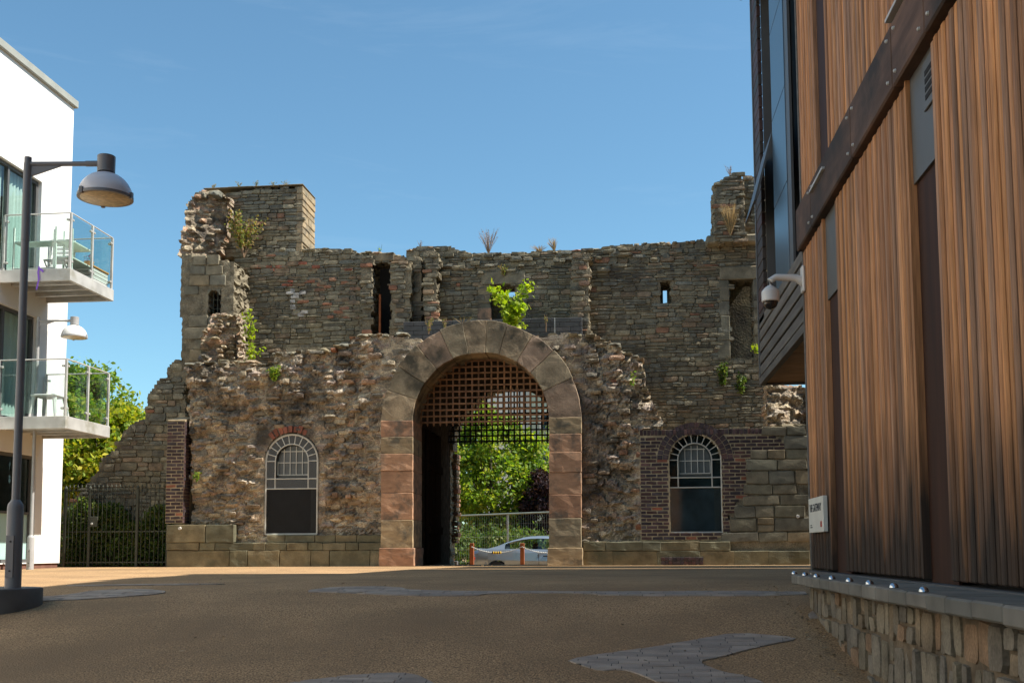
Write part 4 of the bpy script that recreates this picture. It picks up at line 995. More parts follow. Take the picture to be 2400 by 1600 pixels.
mb = MB(); mb.bbox((XW - 10.06, -9.05, zroof - .14), (XW + .07, YE + .07, zroof + .02), .01); mb.build("roof_coping", M_coping, wbld)
mb = MB(); mb.box((XW - 10, -8.97, -2.0), (XW - .03, YE - .03, .1)); mb.build("plinth_course", mat("red_plinth_brick", (.16,.08,.06), namp=.3, jit=0), wbld)
for i, (a, b, c, d) in enumerate(wins):
    X2 = XW - .16; ft = .07
    fr_ = MB(); fr_.box((X2, a + .002, c), (X2 + .08, b - .002, c + ft)); fr_.box((X2, a + .002, d - ft), (X2 + .08, b - .002, d - .002))
    nm = 3
    for k in range(nm + 1): y = a + (b - a - ft) * k / nm; fr_.box((X2, y + .002, c + ft), (X2 + .08, y + ft - .002, d - ft))
    wo = fr_.build("window", M_frame, wbld)
    for k in range(nm):
        y0 = a + (b - a - ft) * k / nm + ft; y1 = a + (b - a - ft) * (k + 1) / nm
        if i == 2:
            MB().box((X2 + .03, y0, c + ft), (X2 + .038, y1, c + .95)).build("pane", M_frost, wo); MB().box((X2 + .03, y0, c + 1.0), (X2 + .038, y1, d - ft)).build("pane", M_frost if k < 2 else M_wing, wo)
            MB().box((X2, y0, c + .95), (X2 + .078, y1, c + 1.0)).build("window_bar", M_frame, wo)
        else:
            MB().box((X2 + .03, y0, c + ft), (X2 + .038, y1, d - ft)).build("pane", M_bglass, wo)
            cv = MB(); nn = 24; yc0, yc1 = (y0 + .02, y0 + (y1 - y0) * .75) if k != 1 else (y0 + .1, y1 - .02)
            for j in range(nn + 1):
                y = yc0 + (yc1 - yc0) * j / nn; cv.v += [(X2 - .06 + .03 * math.sin(j * 1.6), y, c + .03), (X2 - .06 + .03 * math.sin(j * 1.6), y, d - .05)]; cv.r += [0, 0]
            cv.f = [(2*j, 2*j+2, 2*j+3, 2*j+1) for j in range(nn)]; cv.build("curtain", M_curtain, wo)
    MB().box((X2 - .9, a - .2, c - .1), (X2 - .85, b + .2, d + .1)).build("room_back", M_curtain, wo)
def balcony(zb, zt, lab):
    o = empty("balcony", (XO, (Yn + Yf) / 2, zb)); o.parent = wbld; o.location = WL[o] - WL[wbld]; o["label"] = lab
    MB().bbox((XW, Yn, zb), (XO, Yn + .06, zt), .006).build("edge_beam", M_galv, o); MB().bbox((XW, Yf - .06, zb), (XO, Yf, zt), .006).build("edge_beam", M_galv, o)
    MB().bbox((XO - .06, Yn + .061, zb), (XO + .001, Yf - .061, zt), .006).build("edge_beam", M_galv, o)
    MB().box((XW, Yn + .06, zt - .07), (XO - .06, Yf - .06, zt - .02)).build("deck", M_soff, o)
    for i in range(1, 4): y = Yn + (Yf - Yn) * i / 4; MB().box((XW, y - .03, zb + .03), (XO - .06, y + .03, zt - .07)).build("joist", M_galv, o)
    h = 1.07; ps = [(XW + .05, Yn + .04), (XO - .04, Yn + .04), (XO - .04, (Yn + Yf) / 2), (XO - .04, Yf - .04), (XW + .05, Yf - .04)]
    for (x, y) in ps: MB().bbox((x - .022, y - .022, zt - .1), (x + .022, y + .022, zt + h), .004).build("post", M_galv, o)
    for (p, q) in zip(ps[:-1], ps[1:]):
        dx, dy = q[0] - p[0], q[1] - p[1]; L_ = math.hypot(dx, dy); ux, uy = dx / L_, dy / L_
        a = (p[0] + ux * .05, p[1] + uy * .05); b = (q[0] - ux * .05, q[1] - uy * .05); nx_, ny_ = -uy * .005, ux * .005
        g_ = MB(); g_.add([(a[0]+nx_, a[1]+ny_, zt + .06), (b[0]+nx_, b[1]+ny_, zt + .06), (b[0]-nx_, b[1]-ny_, zt + .06), (a[0]-nx_, a[1]-ny_, zt + .06), (a[0]+nx_, a[1]+ny_, zt + h - .03), (b[0]+nx_, b[1]+ny_, zt + h - .03), (b[0]-nx_, b[1]-ny_, zt + h - .03), (a[0]-nx_, a[1]-ny_, zt + h - .03)], [(0,1,2,3),(7,6,5,4),(0,4,5,1),(1,5,6,2),(2,6,7,3),(3,7,4,0)])
        g_.build("glass_pane", M_glass, o)
        MB().tube([(p[0], p[1], zt + h + .01), (q[0], q[1], zt + h + .01)], .014, 8).build("handrail", M_galv, o)
        for (e, s) in ((a, 1), (b, -1)):
            for zz in (.15, h - .12): cxx = (e[0] + s * ux * .01, e[1] + s * uy * .01); MB().bbox((cxx[0] - .025, cxx[1] - .025, zt + zz - .02), (cxx[0] + .025, cxx[1] + .025, zt + zz + .02), .006).build("glass_clamp", M_galv, o)
balcony(z1b, z1t, "upper glass balcony"); balcony(z2b, z2t, "lower glass balcony")
# things on the balconies
def slat_chair(name, lab, cat, x, y, z, m, rz=0):
    o = empty(name, (x, y, z), lab, cat)
    def B(nm, a, b): MB().bbox((x + a[0], y + a[1], z + a[2]), (x + b[0], y + b[1], z + b[2]), .004).build(nm, m, o)
    for sx in (-.2, .2):
        MB().tube([(x + sx, y - .2, z), (x + sx, y + .22, z + .82)], .016, 6).build("leg", m, o); MB().tube([(x + sx, y + .2, z), (x + sx, y - .2, z + .44)], .016, 6).build("leg", m, o)
    for k in range(5): B("seat_slat", (-.22, -.2 + k * .075, .43), (.22, -.2 + k * .075 + .055, .45))
    for k in range(3): B("back_slat", (-.22, .14 + k * .03, .55 + k * .09), (.22, .155 + k * .03, .61 + k * .09))
M_chairw = mat("white_painted_wood", (.7,.66,.64), namp=.08, jit=0); M_shelf = mat("pale_green_shelf", (.62,.68,.62), namp=.08, jit=0)
DK = .022
slat_chair("folding_chair", "white folding chair on the upper balcony", "chair", XW + .62, Yn + 1.0, z1t - DK, M_chairw)
def shelf(lab, x, y, z, w_, d_, h_, lv, m):
    o = empty("shelf_rack", (x, y, z), lab, "shelf")
    for a in (0, w_):
        for b in (0, d_): MB().box((x + a - .015, y + b - .015, z), (x + a + .015, y + b + .015, z + h_)).build("upright", m, o)
    for l in lv: MB().box((x + .002, y - .01, z + l), (x + w_ - .002, y + d_ + .01, z + l + .025)).build("shelf_board", m, o)
shelf("tall white shelf rack behind the upper balcony corner glass", XO - .48, Yn + .25, z1t - DK, .36, .75, .86, (.3, .62), M_shelf)
shelf("low white shelf rack beside the upper balcony door", XW + .15, Yn + .2, z1t - DK, .85, .3, .9, (.08, .6), M_shelf)
pc = empty("slatted_planter", (XO - .3, Yn + 1.35, z1t - DK), "white slatted planter box with orange lid on the upper balcony", "planter")
x, y, z = XO - .3, Yn + 1.35, z1t - DK
for k in range(4): MB().box((x - .2, y - .3, z + .03 + k * .075), (x + .2, y + .3, z + .09 + k * .075)).build("slat", M_chairw, pc)
MB().box((x - .17, y - .27, z), (x + .17, y + .27, z + .32)).build("inner_box", mat("brown_box", (.1,.05,.04), jit=0), pc)
MB().bbox((x - .22, y - .32, z + .325), (x + .22, y + .32, z + .36), .008).build("lid", mat("orange_lid", (.6,.28,.08), namp=.1, jit=0), pc)
pt = empty("flower_pot", (x, y - .1, z + .36), "small terracotta pot with pink flowers on the planter lid", "flower pot")
MB().lathe([(.07, 0), (.1, .13), (.085, .13), (.08, .11)], (x, y - .1, z + .361), 14).build("pot", mat("terracotta_pot", (.55,.36,.22), namp=.1, jit=0), pt, True)
mb = MB(); rg = random.Random(3)
for i in range(40):
    a, r, h = rg.uniform(0, 6.28), rg.uniform(0, .1), rg.uniform(.13, .27); px_, py_, pz_ = x + r*math.cos(a), y - .1 + r*math.sin(a), z + .36 + h
    mb.cr = rg.random(); mb.add([(px_ - .014, py_, pz_), (px_, py_ - .014, pz_ + .01), (px_ + .014, py_, pz_), (px_, py_ + .014, pz_ + .01)], [(0,1,2,3)])
mb.build("flowers", mat("pink_flowers", [(.5,.12,.3),(.12,.2,.06),(.45,.2,.4)], namp=0), pt)
mb = MB(); x, y, z = XO - .62, Yn - .012, z1t + .05
pts = [(x, y, z), (x - .01, y - .01, z - .12), (x + .01, y - .012, z - .25), (x - .03, y - .01, z - .45)]
for a, b in zip(pts[:-1], pts[1:]): mb.add([(a[0] - .018, a[1], a[2]), (a[0] + .018, a[1] - .004, a[2]), (b[0] + .018, b[1] - .004, b[2]), (b[0] - .018, b[1], b[2]), (a[0], a[1] + .006, a[2]), (b[0], b[1] + .006, b[2])], [(0,1,2,3),(0,3,5,4),(1,4,5,2)])
mb.add([(x, y, z - .02), (x + .1, y - .01, z - .08), (x + .09, y - .012, z - .13), (x, y - .004, z - .06), (x + .05, y + .008, z - .07)], [(0,1,2,3),(0,4,1),(3,2,4)])
tag(mb.build("ribbon", mat("purple_ribbon", (.25,.12,.6), namp=.1, jit=0)), "purple ribbon tied to the upper balcony edge", "ribbon")
# moulded stool on the lower balcony
so = empty("moulded_table", (XW + .75, Yn + .6, z2t - DK), "cream moulded side table on the lower balcony", "table")
x, y, z = XW + .75, Yn + .6, z2t - DK
MB().bbox((x - .26, y - .24, z + .46), (x + .26, y + .24, z + .5), .012).build("table_top", M_chairw, so)
for sx in (-1, 1):
    for sy in (-1, 1): MB().tube([(x + sx * .27, y + sy * .25, z), (x + sx * .2, y + sy * .18, z + .47)], [.022, .04], 6).build("leg", M_chairw, so)

# ================================================================== TIMBER BUILDING (right)
XT = 1.8
tb = empty("timber_building", (XT + 3, 6, 0), "timber-clad building with slatted panels on a stone base at the right", "building")
M_board = mat("larch_slat", [(0.405,0.201,0.095),(0.351,0.172,0.085),(0.445,0.230,0.109),(0.324,0.172,0.095),(0.391,0.184,0.079),(0.297,0.172,0.105),(0.458,0.218,0.089)], rough=.75, nscale=3, namp=.3, bump=.35, bscale=30, bdist=.004, stretch=(6,6,.25), jit=.28, fine=.28, fscale=14)
# weathering at the foot of the boards: real damp stain
def weather(m, z0, z1):
    n = m.node_tree.nodes; l = m.node_tree.links; p = n["Principled BSDF"]; src = p.inputs["Base Color"].links[0].from_socket
    g_ = n.new("ShaderNodeNewGeometry"); sp = n.new("ShaderNodeSeparateXYZ"); l.new(g_.outputs["Position"], sp.inputs[0])
    nz = n.new("ShaderNodeTexNoise"); nz.inputs["Scale"].default_value = 2.2; nz.inputs["Detail"].default_value = 4
    mp = n.new("ShaderNodeMapping"); mp.inputs["Scale"].default_value = (3, 3, .5); l.new(g_.outputs["Position"], mp.inputs[0]); l.new(mp.outputs[0], nz.inputs[0])
    ma = n.new("ShaderNodeMath"); ma.operation = 'MULTIPLY_ADD'; ma.inputs[1].default_value = -1.5; l.new(nz.outputs[0], ma.inputs[0]); l.new(sp.outputs[2], ma.inputs[2])
    mr = n.new("ShaderNodeMapRange"); mr.inputs[1].default_value = z0; mr.inputs[2].default_value = z1; mr.inputs[3].default_value = .95; mr.inputs[4].default_value = 0; l.new(ma.outputs[0], mr.inputs[0])
    mx = n.new("ShaderNodeMix"); mx.data_type = 'RGBA'; l.new(mr.outputs[0], mx.inputs[0]); l.new(src, mx.inputs[6]); mx.inputs[7].default_value = (.02,.016,.013,1); l.new(mx.outputs[2], p.inputs["Base Color"])
weather(M_board, -.4, .55)
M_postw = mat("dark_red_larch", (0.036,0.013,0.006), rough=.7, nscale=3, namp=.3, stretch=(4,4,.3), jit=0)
M_beam = mat("weathered_beam", [(.1,.06,.042)], rough=.8, nscale=2.5, namp=.35, stretch=(4,.5,4), bump=.3, bscale=20, bdist=.005, jit=.25, dirt=(.035,.028,.024), dscale=.8, dlo=.45, dhi=.62)
M_panel = mat("grey_cladding_panel", (0.102,0.099,0.090), rough=.5, namp=.05, jit=0, spec=.4)
M_bluep = mat("blue_grey_panel", (0.065,0.110,0.156), rough=.3, namp=.04, jit=0, spec=.5)
M_louv = mat("dark_brown_louvre", [(.05,.042,.038),(.06,.048,.042),(.07,.04,.036)], rough=.6, namp=.15)
M_weath = mat("silvered_batten", [(.11,.105,.095),(.13,.12,.105)], rough=.75, nscale=4, namp=.25, stretch=(4,.4,4))
M_soffit = mat("larch_soffit", [(.34,.19,.09),(.3,.17,.085)], rough=.7, nscale=3, namp=.25)
Yc = atX(1904, 1332, XT).y          # far corner of the slatted face
zs0 = atX(1904, 1333, XT).z         # foot of the slats
ztop = 11.6; ztA = 15.0
zbeamT = .31 + 1.85 * XT; 
# beam lower edge
zbeamB = atX(2010, 378, XT).z
def yx(x, y=700): return atX(x, y, XT).y
# x positions read at mid height y=760
gapA = (yx(1936, 760), yx(1965, 760)); gapB = (yx(2146, 760), yx(2206, 760)); 
Yend = 1.0
core = MB(); core.box((XT + .14, Yend - 10, zs0 - .02), (12, Yc - .02, ztA)); core.build("core_wall", M_dark, tb)
def slats(y0, y1, z0, z1, sp=.073, wd=.058):
    n = max(1, round((y0 - y1) / sp)); sp = (y0 - y1) / n
    for i in range(n):
        y = y0 - i * sp; pr = .006 * (i % 2)
        MB().bbox((XT - pr, y - wd, z0), (XT + .05, y, z1), .008).build("slat", M_board, tb)
# lower storey
slats(Yc, gapA[0] + .02, zs0 + .01, zbeamB - .01)
slats(gapA[1], gapB[0] + .02, zs0 + .01, zbeamB - .01)
slats(gapB[1], Yend + 1.0, zs0 + .01, zbeamB - .01)
for (a, b) in (gapA, gapB):       # recessed openings: dark red post, grey panel above
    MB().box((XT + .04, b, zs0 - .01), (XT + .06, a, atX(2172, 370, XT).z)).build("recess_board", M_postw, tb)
    MB().box((XT + .02, b + .002, atX(2172, 385, XT).z if a < 8 else atX(1950, 685, XT).z), (XT + .039, a - .002, zbeamB)).build("recess_panel", M_panel, tb)
    MB().box((XT - .008, a, zs0 + .01), (XT + .1, a + .022, zbeamB)).build("edge_trim", M_board, tb)
# vent grille in the larger recess panel
vy0, vy1 = yx(2188, 180), yx(2165, 180); vz0, vz1 = 2.95, 3.25
vz1 = atX(2175, 145, XT).z; vz0 = atX(2175, 225, XT).z
vent = empty("vent_grille", (XT + .06, (vy0 + vy1) / 2, vz0)); vent.parent = tb; vent.location = WL[vent] - WL[tb]
MB().bbox((XT + .006, vy0 - .05, vz0 - .05), (XT + .019, vy1 + .05, vz1 + .05), .004).build("grille_frame", M_panel, vent)
for k in range(4): MB().box((XT + .003, vy0, vz0 + (vz1 - vz0) * k / 4), (XT + .0055, vy1, vz0 + (vz1 - vz0) * k / 4 + (vz1 - vz0) * .16)).build("grille_slot", M_dark, vent)
# upper storey
ugap = (yx(1912, 250), yx(1937, 250))
slats(Yc, ugap[0] + .02, zbeamT + .01, ztA); slats(ugap[1], Yend + 1.0, zbeamT + .01, ztA)
MB().box((XT + .03, ugap[1], zbeamT), (XT + .08, ugap[0], ztA)).build("upright_board", M_postw, tb)
# beam in lengths, with bolts at the splices
bs = [Yc + .02, yx(1915, 470), yx(2012, 300), yx(2112, 140), yx(2190, 30), 3.4, 1.0]
for a, b in zip(bs[:-1], bs[1:]):
    MB().bbox((XT - .06, b + .003, zbeamB), (XT + .08, a - .003, zbeamT), .012).build("beam", M_beam, tb)
for b in bs[1:-1]:
    for dy in (-.09, .09):
        for dz in (.07, zbeamT - zbeamB - .07): MB().lathe([(.001, -.016), (.011, -.012), (.014, 0)], (XT - .06, b + dy, zbeamB + dz), 8, 'X').build("bolt", M_galv, tb)
# metal flashings above the beam
for (xa_, xb_) in ((1917, 1950), (2105, 2160)):
    a, b = yx(xa_, 400 if xa_ < 2000 else 40), yx(xb_, 400 if xa_ < 2000 else 40)
    if xa_ < 2000: z_ = atX(xa_, 455, XT).z
    else: z_ = atX(xa_, 55, XT).z
    MB().box((XT - .085, b, z_), (XT - .012, a, z_ + .022)).build("flashing", M_galv, tb)
# corner board
MB().bbox((XT - .01, Yc + .001, zs0 - .01), (XT + .14, Yc + .05, ztA), .006).build("corner_board", M_weath, tb)
MB().box((XT - .012, Yc + .002, zs0 - .10), (XT + .05, Yc + .052, zs0 - .012)).build("post_shoe", M_plastic, tb)
# end wall facing the castle
MB().box((XT + .14, Yc - .019, zs0), (12, Yc + .03, ztA)).build("end_wall", M_louv, tb)
# cantilevered dark block beyond the corner
XD = 1.98; Yd1 = atX(1785, 905, XD).y; zd0 = atX(1785, 903, XD).z
blk = MB(); blk.box((XD + .26, Yc + .06, zd0 + .1), (12, Yd1 - .03, ztop)); blk.build("overhang_core", M_dark, tb)
MB().bbox((XD - .03, Yc + .06, zd0), (XD + .05, Yd1, zd0 + .1), .004).build("edge_trim", M_weath, tb)
MB().bbox((XD - .035, Yd1 - .06, zd0 + .1), (XD + .08, Yd1, ztop), .004).build("edge_trim", M_frame, tb)
MB().box((XD + .05, Yd1 - .06, zd0 - .0), (12, Yd1, zd0 + .12)).build("end_trim", M_weath, tb)
ny = 5
for i in range(6):
    a = Yc + .06 + (Yd1 - .1 - Yc) * i / 6; b = Yc + .06 + (Yd1 - .1 - Yc) * (i+1) / 6
    for j in range(3): MB().bbox((XD + .055 + j * 3.0, a + .004, zd0 + .03), (XD + 3.04 + j * 3.0, b - .004, zd0 + .06), .004).build("soffit_board", M_soffit, tb)
# battens on the low part
zlow = atX(1850, 720, XD).z
nb = 7
z = zd0 + .13; zw0 = None
yD = lambda x, y: atX(x, y, XD).y
yA, yB_, yC = yD(1783, 300), yD(1811, 300), yD(1843, 300)      # louvre | window | panel | dark strip
zsill = atX(1800, 735, XD).z
while z < zsill - .05:
    MB().bbox((XD - .02, Yc + .06, z), (XD + .03, Yd1 - .065, z + .13), .006).build("batten", M_weath, tb); z += .165
z = zsill
while z < ztop - .2:
    MB().bbox((XD - .02, yA, z), (XD + .034, Yd1 - .065, z + .15), .006).build("batten", M_louv, tb); z += .165
MB().box((XD - .0, yC - .25, zsill), (XD + .03, yC, ztop)).build("window_jamb", M_frame, tb)
zz = zsill; k = 0
while zz < ztop - .3:
    z2 = min(zz + 1.15, ztop)
    MB().bbox((XD - .01, yC + .006, zz + .006), (XD + .03, yB_ - .006, z2 - .006), .004).build("blue_panel", M_bluep, tb); zz = z2
MB().box((XD + .035, yA - .03, zsill), (XD + .255, yA, ztop)).build("window_jamb", M_frame, tb)
wdw = empty("strip_window", (XD, (yA + yB_) / 2, zsill)); wdw.parent = tb; wdw.location = WL[wdw] - WL[tb]
MB().box((XD + .22, yB_, zsill), (XD + .228, yA, ztop)).build("pane", glass("dark_strip_glass", (.1,.12,.13), .1), wdw)
for k in range(5): MB().box((XD + .19, yB_ + .01, zsill + k * 1.7), (XD + .219, yA - .01, zsill + k * 1.7 + .06)).build("window_bar", M_frame, wdw)
for k in range(2):
    z_ = zsill + 1.3 + k * 3.2
    mb = MB(); mb.add([(XD - .005, yB_ + .05, z_ + .9), (XD - .005, yA - .05, z_ + .9), (XD - .25, yA - .05, z_), (XD - .25, yB_ + .05, z_), (XD + .02, yB_ + .05, z_ + .9), (XD + .02, yA - .05, z_ + .9), (XD - .22, yA - .05, z_), (XD - .22, yB_ + .05, z_)], [(0,1,2,3),(4,7,6,5),(0,4,5,1),(2,6,7,3),(0,3,7,4),(1,5,6,2)]); mb.build("open_casement", M_frame, wdw)
# unseen rear wing added to shape ground shadow: sloping roof, slot for sun band
for (Y0, Y1, h0, h1) in ((Yc + .2, 18.1, 13.4, 12.2), (18.55, 21.0, 12.0, 11.3)):
    mb = MB(); mb.add([(5.2, Y0, -.2), (14, Y0, -.2), (14, Y1, -.2), (5.2, Y1, -.2), (5.2, Y0, h0), (14, Y0, h0), (14, Y1, h1), (5.2, Y1, h1)], [(0,3,2,1),(4,5,6,7),(0,1,5,4),(1,2,6,5),(2,3,7,6),(3,0,4,7)]); mb.build("added_shadow_wing", M_louv, tb)
# stone base: ledge blocks, studs and rubble wall below
XLg = 1.42; zl1 = .31 - .14 * XLg / 1.0 * 1.0; 
pf = atX(1854, 1345, XLg); zl1 = pf.z; zl0 = atX(1854, 1367, XLg).z; Yl = pf.y
y = Yl; i = 0; rg = random.Random(12)
while y > 2.0:
    l = .36 if i % 3 else .3
    y -= l; i += 1
mat_ledge = mat("slate_grey_coping", [(0.149,0.144,0.123),(0.175,0.165,0.141),(0.131,0.129,0.113)], rough=.75, nscale=5, namp=.2, bump=.2, bscale=50, bdist=.004, jit=.12)
y = Yl; i = 0
while y > 2.0:
    l = .36 if i % 3 else .3
    MB().bbox((XLg, y - l + .004, zl0 + rg.uniform(-.004, .004)), (XT + .2, y, zl1 + rg.uniform(-.002, .002)), .01).build("ledge_block", mat_ledge, tb); y -= l; i += 1
MB().box((XT - .03, 2, zl1 - .01), (12, Yc + .03, zs0 - .012)).build("sole_plate", M_conc, tb)
M_chrome = mat("steel_stud", (.6,.62,.63), rough=.25, metal=1.0, namp=0, jit=0)
for i, px in enumerate((1862, 1887, 1914, 1950, 1991, 2038, 2095, 2165)):
    yy = atX(px, 1345 + (px - 1854) * .13, XLg + .05).y
    MB().lathe([(.026, 0), (.024, .012), (.015, .022), (.001, .026)], (XLg + .05, yy, zl1 + .001), 12).build("stud", M_chrome, tb, True)
XB = XLg + .09
base = MB(); base.box((XB + .06, 1.5, -2.0), (12, Yl - .08, zl0)); bo = base.build("base_wall", mat("earthy_mortar", (.15,.115,.075), namp=.4, nscale=7, bump=.6, bscale=30, bdist=.02, jit=0), tb)
M_bstone = mat("base_stone", [(.19,.165,.125),(.17,.15,.115),(.21,.18,.13),(.15,.135,.11),(.21,.165,.11),(.18,.155,.11),(.25,.165,.1),(.2,.18,.145),(.16,.14,.11)], nscale=7, namp=.3, bump=.6, bscale=28, bdist=.012, jit=.2, fine=.2, fscale=60)
rg = random.Random(44); L = []; y = 3.2
# irregular courses set on end
zc = zl0 - .02
lvl = 0
while zc > -1.4:
    h = rg.uniform(.17, .28); y = 3.0 + rg.uniform(0, .1)
    while y < Yl - .1:
        l = rg.uniform(.08, .24)
        if zc > gz(y) - .12: 
            if rg.random() < .3: L += [(y + l/2, zc - h*.25, l - .015, h*.5 - .015), (y + l/2, zc - h*.75, l - .015, h*.5 - .015)]
            else: L.append((y + l/2, zc - h/2 + rg.uniform(-.015, .015), l - .016, h - rg.uniform(.012, .035)))
        y += l
    zc -= h
put_stones(bo, L, XB + .07, M_bstone, "stone", 300, None, .09, 45, None, (0, .03), axis='X')
# CCTV camera
cc = atX(1873, 640, XT - .06); cy = Yc - .06
p = Vector((XT - .02, cy, atX(1890, 650, XT).z)); cz = p.z
cctv = empty("security_camera", (XT - .3, cy, cz - .25), "white dome security camera on a bracket at the timber building corner", "camera")
arm_x = atD(1813, 660, Yc).x
MB().bbox((XT - .035, cy - .06, cz - .13), (XT - .005, cy + .06, cz + .13), .01).build("wall_plate", M_plastic, cctv)
dx = -.33
MB().tube([(XT - .02, cy, cz - .02), (XT - .1, cy, cz + .02), (XT + dx + .05, cy, cz + .03), (XT + dx, cy, cz - .0), (XT + dx - .005, cy, cz - .07)], [.05, .036, .034, .034, .03], 12).build("arm", M_plastic, cctv, True)
c = (XT + dx - .005, cy, cz - .07)
MB().lathe([(.02, .02), (.05, .0), (.082, -.035), (.086, -.05), (.086, -.135), (.078, -.142)], c, 24).build("housing", M_plastic, cctv, True)
MB().lathe([(.074, -.142)] + [(.07 * math.cos(t), -.148 - .07 * math.sin(t)) for t in np.linspace(0, 1.5, 8)], c, 24).build("dome", M_black, cctv, True)
# name sign
sy1, sy0 = atX(1900, 1180, XT - .03).y, atX(1934, 1180, XT - .03).y; sz1 = atX(1916, 1165, XT - .03).z; sz0 = atX(1916, 1247, XT - .03).z
sg = empty("name_sign", (XT - .04, (sy0 + sy1) / 2, sz0), "white name sign reading THE GATEWAY on the slatted corner", "sign")
MB().bbox((XT - .05, sy0, sz0), (XT - .009, sy1, sz1), .004).build("board", mat("white_sign_board", (.62,.62,.56), rough=.5, namp=.06, jit=0), sg)
def text(body, size, yl, z, m, nm):
    cu = bpy.data.curves.new(nm, 'FONT'); cu.body = body; cu.size = size; cu.extrude = .0012
    o = bpy.data.objects.new(nm, cu); dg = None
    C.objects.link(o); bpy.context.view_layer.update()
    me = bpy.data.meshes.new_from_object(o.evaluated_get(bpy.context.evaluated_depsgraph_get())); bpy.data.objects.remove(o)
    me.materials.clear(); me.materials.append(m); q = bpy.data.objects.new(nm, me)
    reg(q, (XT - .0515, yl, z), sg); q.rotation_euler = (math.pi / 2, 0, -math.pi / 2); return q
M_ink = mat("sign_ink", (.03,.035,.04), namp=0, jit=0)
W_ = sy1 - sy0; H_ = sz1 - sz0
t = text("THE GATEWAY", H_ * .2, sy1 - W_ * .08, sz0 + H_ * .6, M_ink, "lettering"); wdt = t.dimensions.x if t.dimensions.x else 1
mx_ = max(v.co.x for v in t.data.vertices); t.scale = (W_ * .8 / mx_, 1.6, 1)
MB().box((XT - .052, sy0 + W_ * .1, sz0 + H_ * .14), (XT - .0505, sy0 + W_ * .19, sz0 + H_ * .3)).build("red_mark", M_red, sg)
MB().box((XT - .052, sy1 - W_ * .25, sz0 + H_ * .14), (XT - .0505, sy1 - W_ * .1, sz0 + H_ * .17)).build("small_print", M_ink, sg)
MB().box((XT - .052, sy1 - W_ * .22, sz0 + H_ * .2), (XT - .0505, sy1 - W_ * .1, sz0 + H_ * .225)).build("small_print", M_ink, sg)

# ================================================================== VEGETATION
M_leaf = mat("tree_leaf", [(0.120,0.200,0.025),(0.170,0.260,0.029),(0.239,0.320,0.036),(0.089,0.170,0.025),(0.319,0.340,0.043)], rough=.55, namp=0, jit=.25, trans=.45, spec=.3)
M_leafy = mat("golden_green_leaf", [(0.190,0.269,0.026),(0.304,0.326,0.033),(0.380,0.346,0.039),(0.133,0.211,0.026)], rough=.55, namp=0, jit=.25, trans=.45)
M_leafp = mat("purple_leaf", [(.03,.014,.018),(.045,.018,.02),(.022,.012,.016)], rough=.55, namp=0, jit=.25, trans=.25)
M_leafd = mat("hedge_leaf", [(0.078,0.135,0.029),(0.108,0.162,0.031),(0.058,0.108,0.026),(0.137,0.153,0.036)], rough=.55, namp=0, jit=.25, trans=.35)
M_lime_leaf = mat("bright_maple_leaf", [(0.272,0.360,0.024),(0.374,0.420,0.024),(0.204,0.300,0.024)], rough=.5, namp=0, jit=.2, trans=.5)
M_dryleaf = mat("dry_leaf", [(0.250,0.176,0.060),(0.200,0.230,0.060),(0.325,0.216,0.072),(0.150,0.203,0.048)], rough=.7, namp=0, jit=.2, trans=.35)
M_straw = mat("dry_grass", [(.45,.34,.19),(.38,.28,.15),(.5,.36,.18)], rough=.8, namp=0, jit=.2, trans=.3)
M_twig = mat("dry_twig", [(.25,.17,.11),(.3,.2,.12)], rough=.85, namp=0, jit=.2)
M_bark = mat("bark", (.08,.065,.05), nscale=8, namp=.4, bump=.6, bscale=20, bdist=.02, jit=0)
def leaf_mesh(pts, size, seed, shape='oval', up=.3):
    """pts Nx3 -> leaf faces"""
    rs = np.random.RandomState(seed); n = len(pts)
    a = rs.normal(size=(n, 3)); a /= np.linalg.norm(a, axis=1)[:, None]
    b = rs.normal(size=(n, 3)) + np.array([0, 0, up]); b -= (b * a).sum(1)[:, None] * a; b /= np.linalg.norm(b, axis=1)[:, None]
    c = np.cross(a, b); sz = size * rs.uniform(.6, 1.35, (n, 1))
    if shape == 'oval': prof = [(0, -1, 0), (.5, -.1, .12), (.32, .55, .1), (0, 1, -.05), (-.32, .55, .1), (-.5, -.1, .12)]
    else: prof = [(0, -.8, 0), (.55, -.55, .1), (.45, -.05, .05), (1.0, .15, -.05), (.4, .4, .05), (0, 1.1, -.1), (-.4, .4, .05), (-1.0, .15, -.05), (-.45, -.05, .05), (-.55, -.55, .1)]
    k = len(prof); V = np.stack([pts + sz * (p[0] * a + p[1] * b + p[2] * c) for p in prof], 1).reshape(-1, 3)
    Fc = np.arange(n * k).reshape(n, k); rn = np.repeat(rs.uniform(0, 1, n), k)
    return V, Fc, rn
def crown_pts(c, rad, nclump, per, seed, cr=.28, hollow=.55):
    rs = np.random.RandomState(seed); P = []
    for i in range(nclump):
        d = rs.normal(size=3); d /= np.linalg.norm(d); r = rs.uniform(hollow, 1.0) ** .6 * rs.uniform(.85, 1.08)
        cc = d * r * np.array(rad); s_ = cr * rs.uniform(.6, 1.3) * min(rad); m = int(per * rs.uniform(.6, 1.4))
        P.append(np.array(c) + cc + rs.normal(size=(m, 3)) * s_ * np.array([1, 1, .75]) * .5)
    return np.concatenate(P)
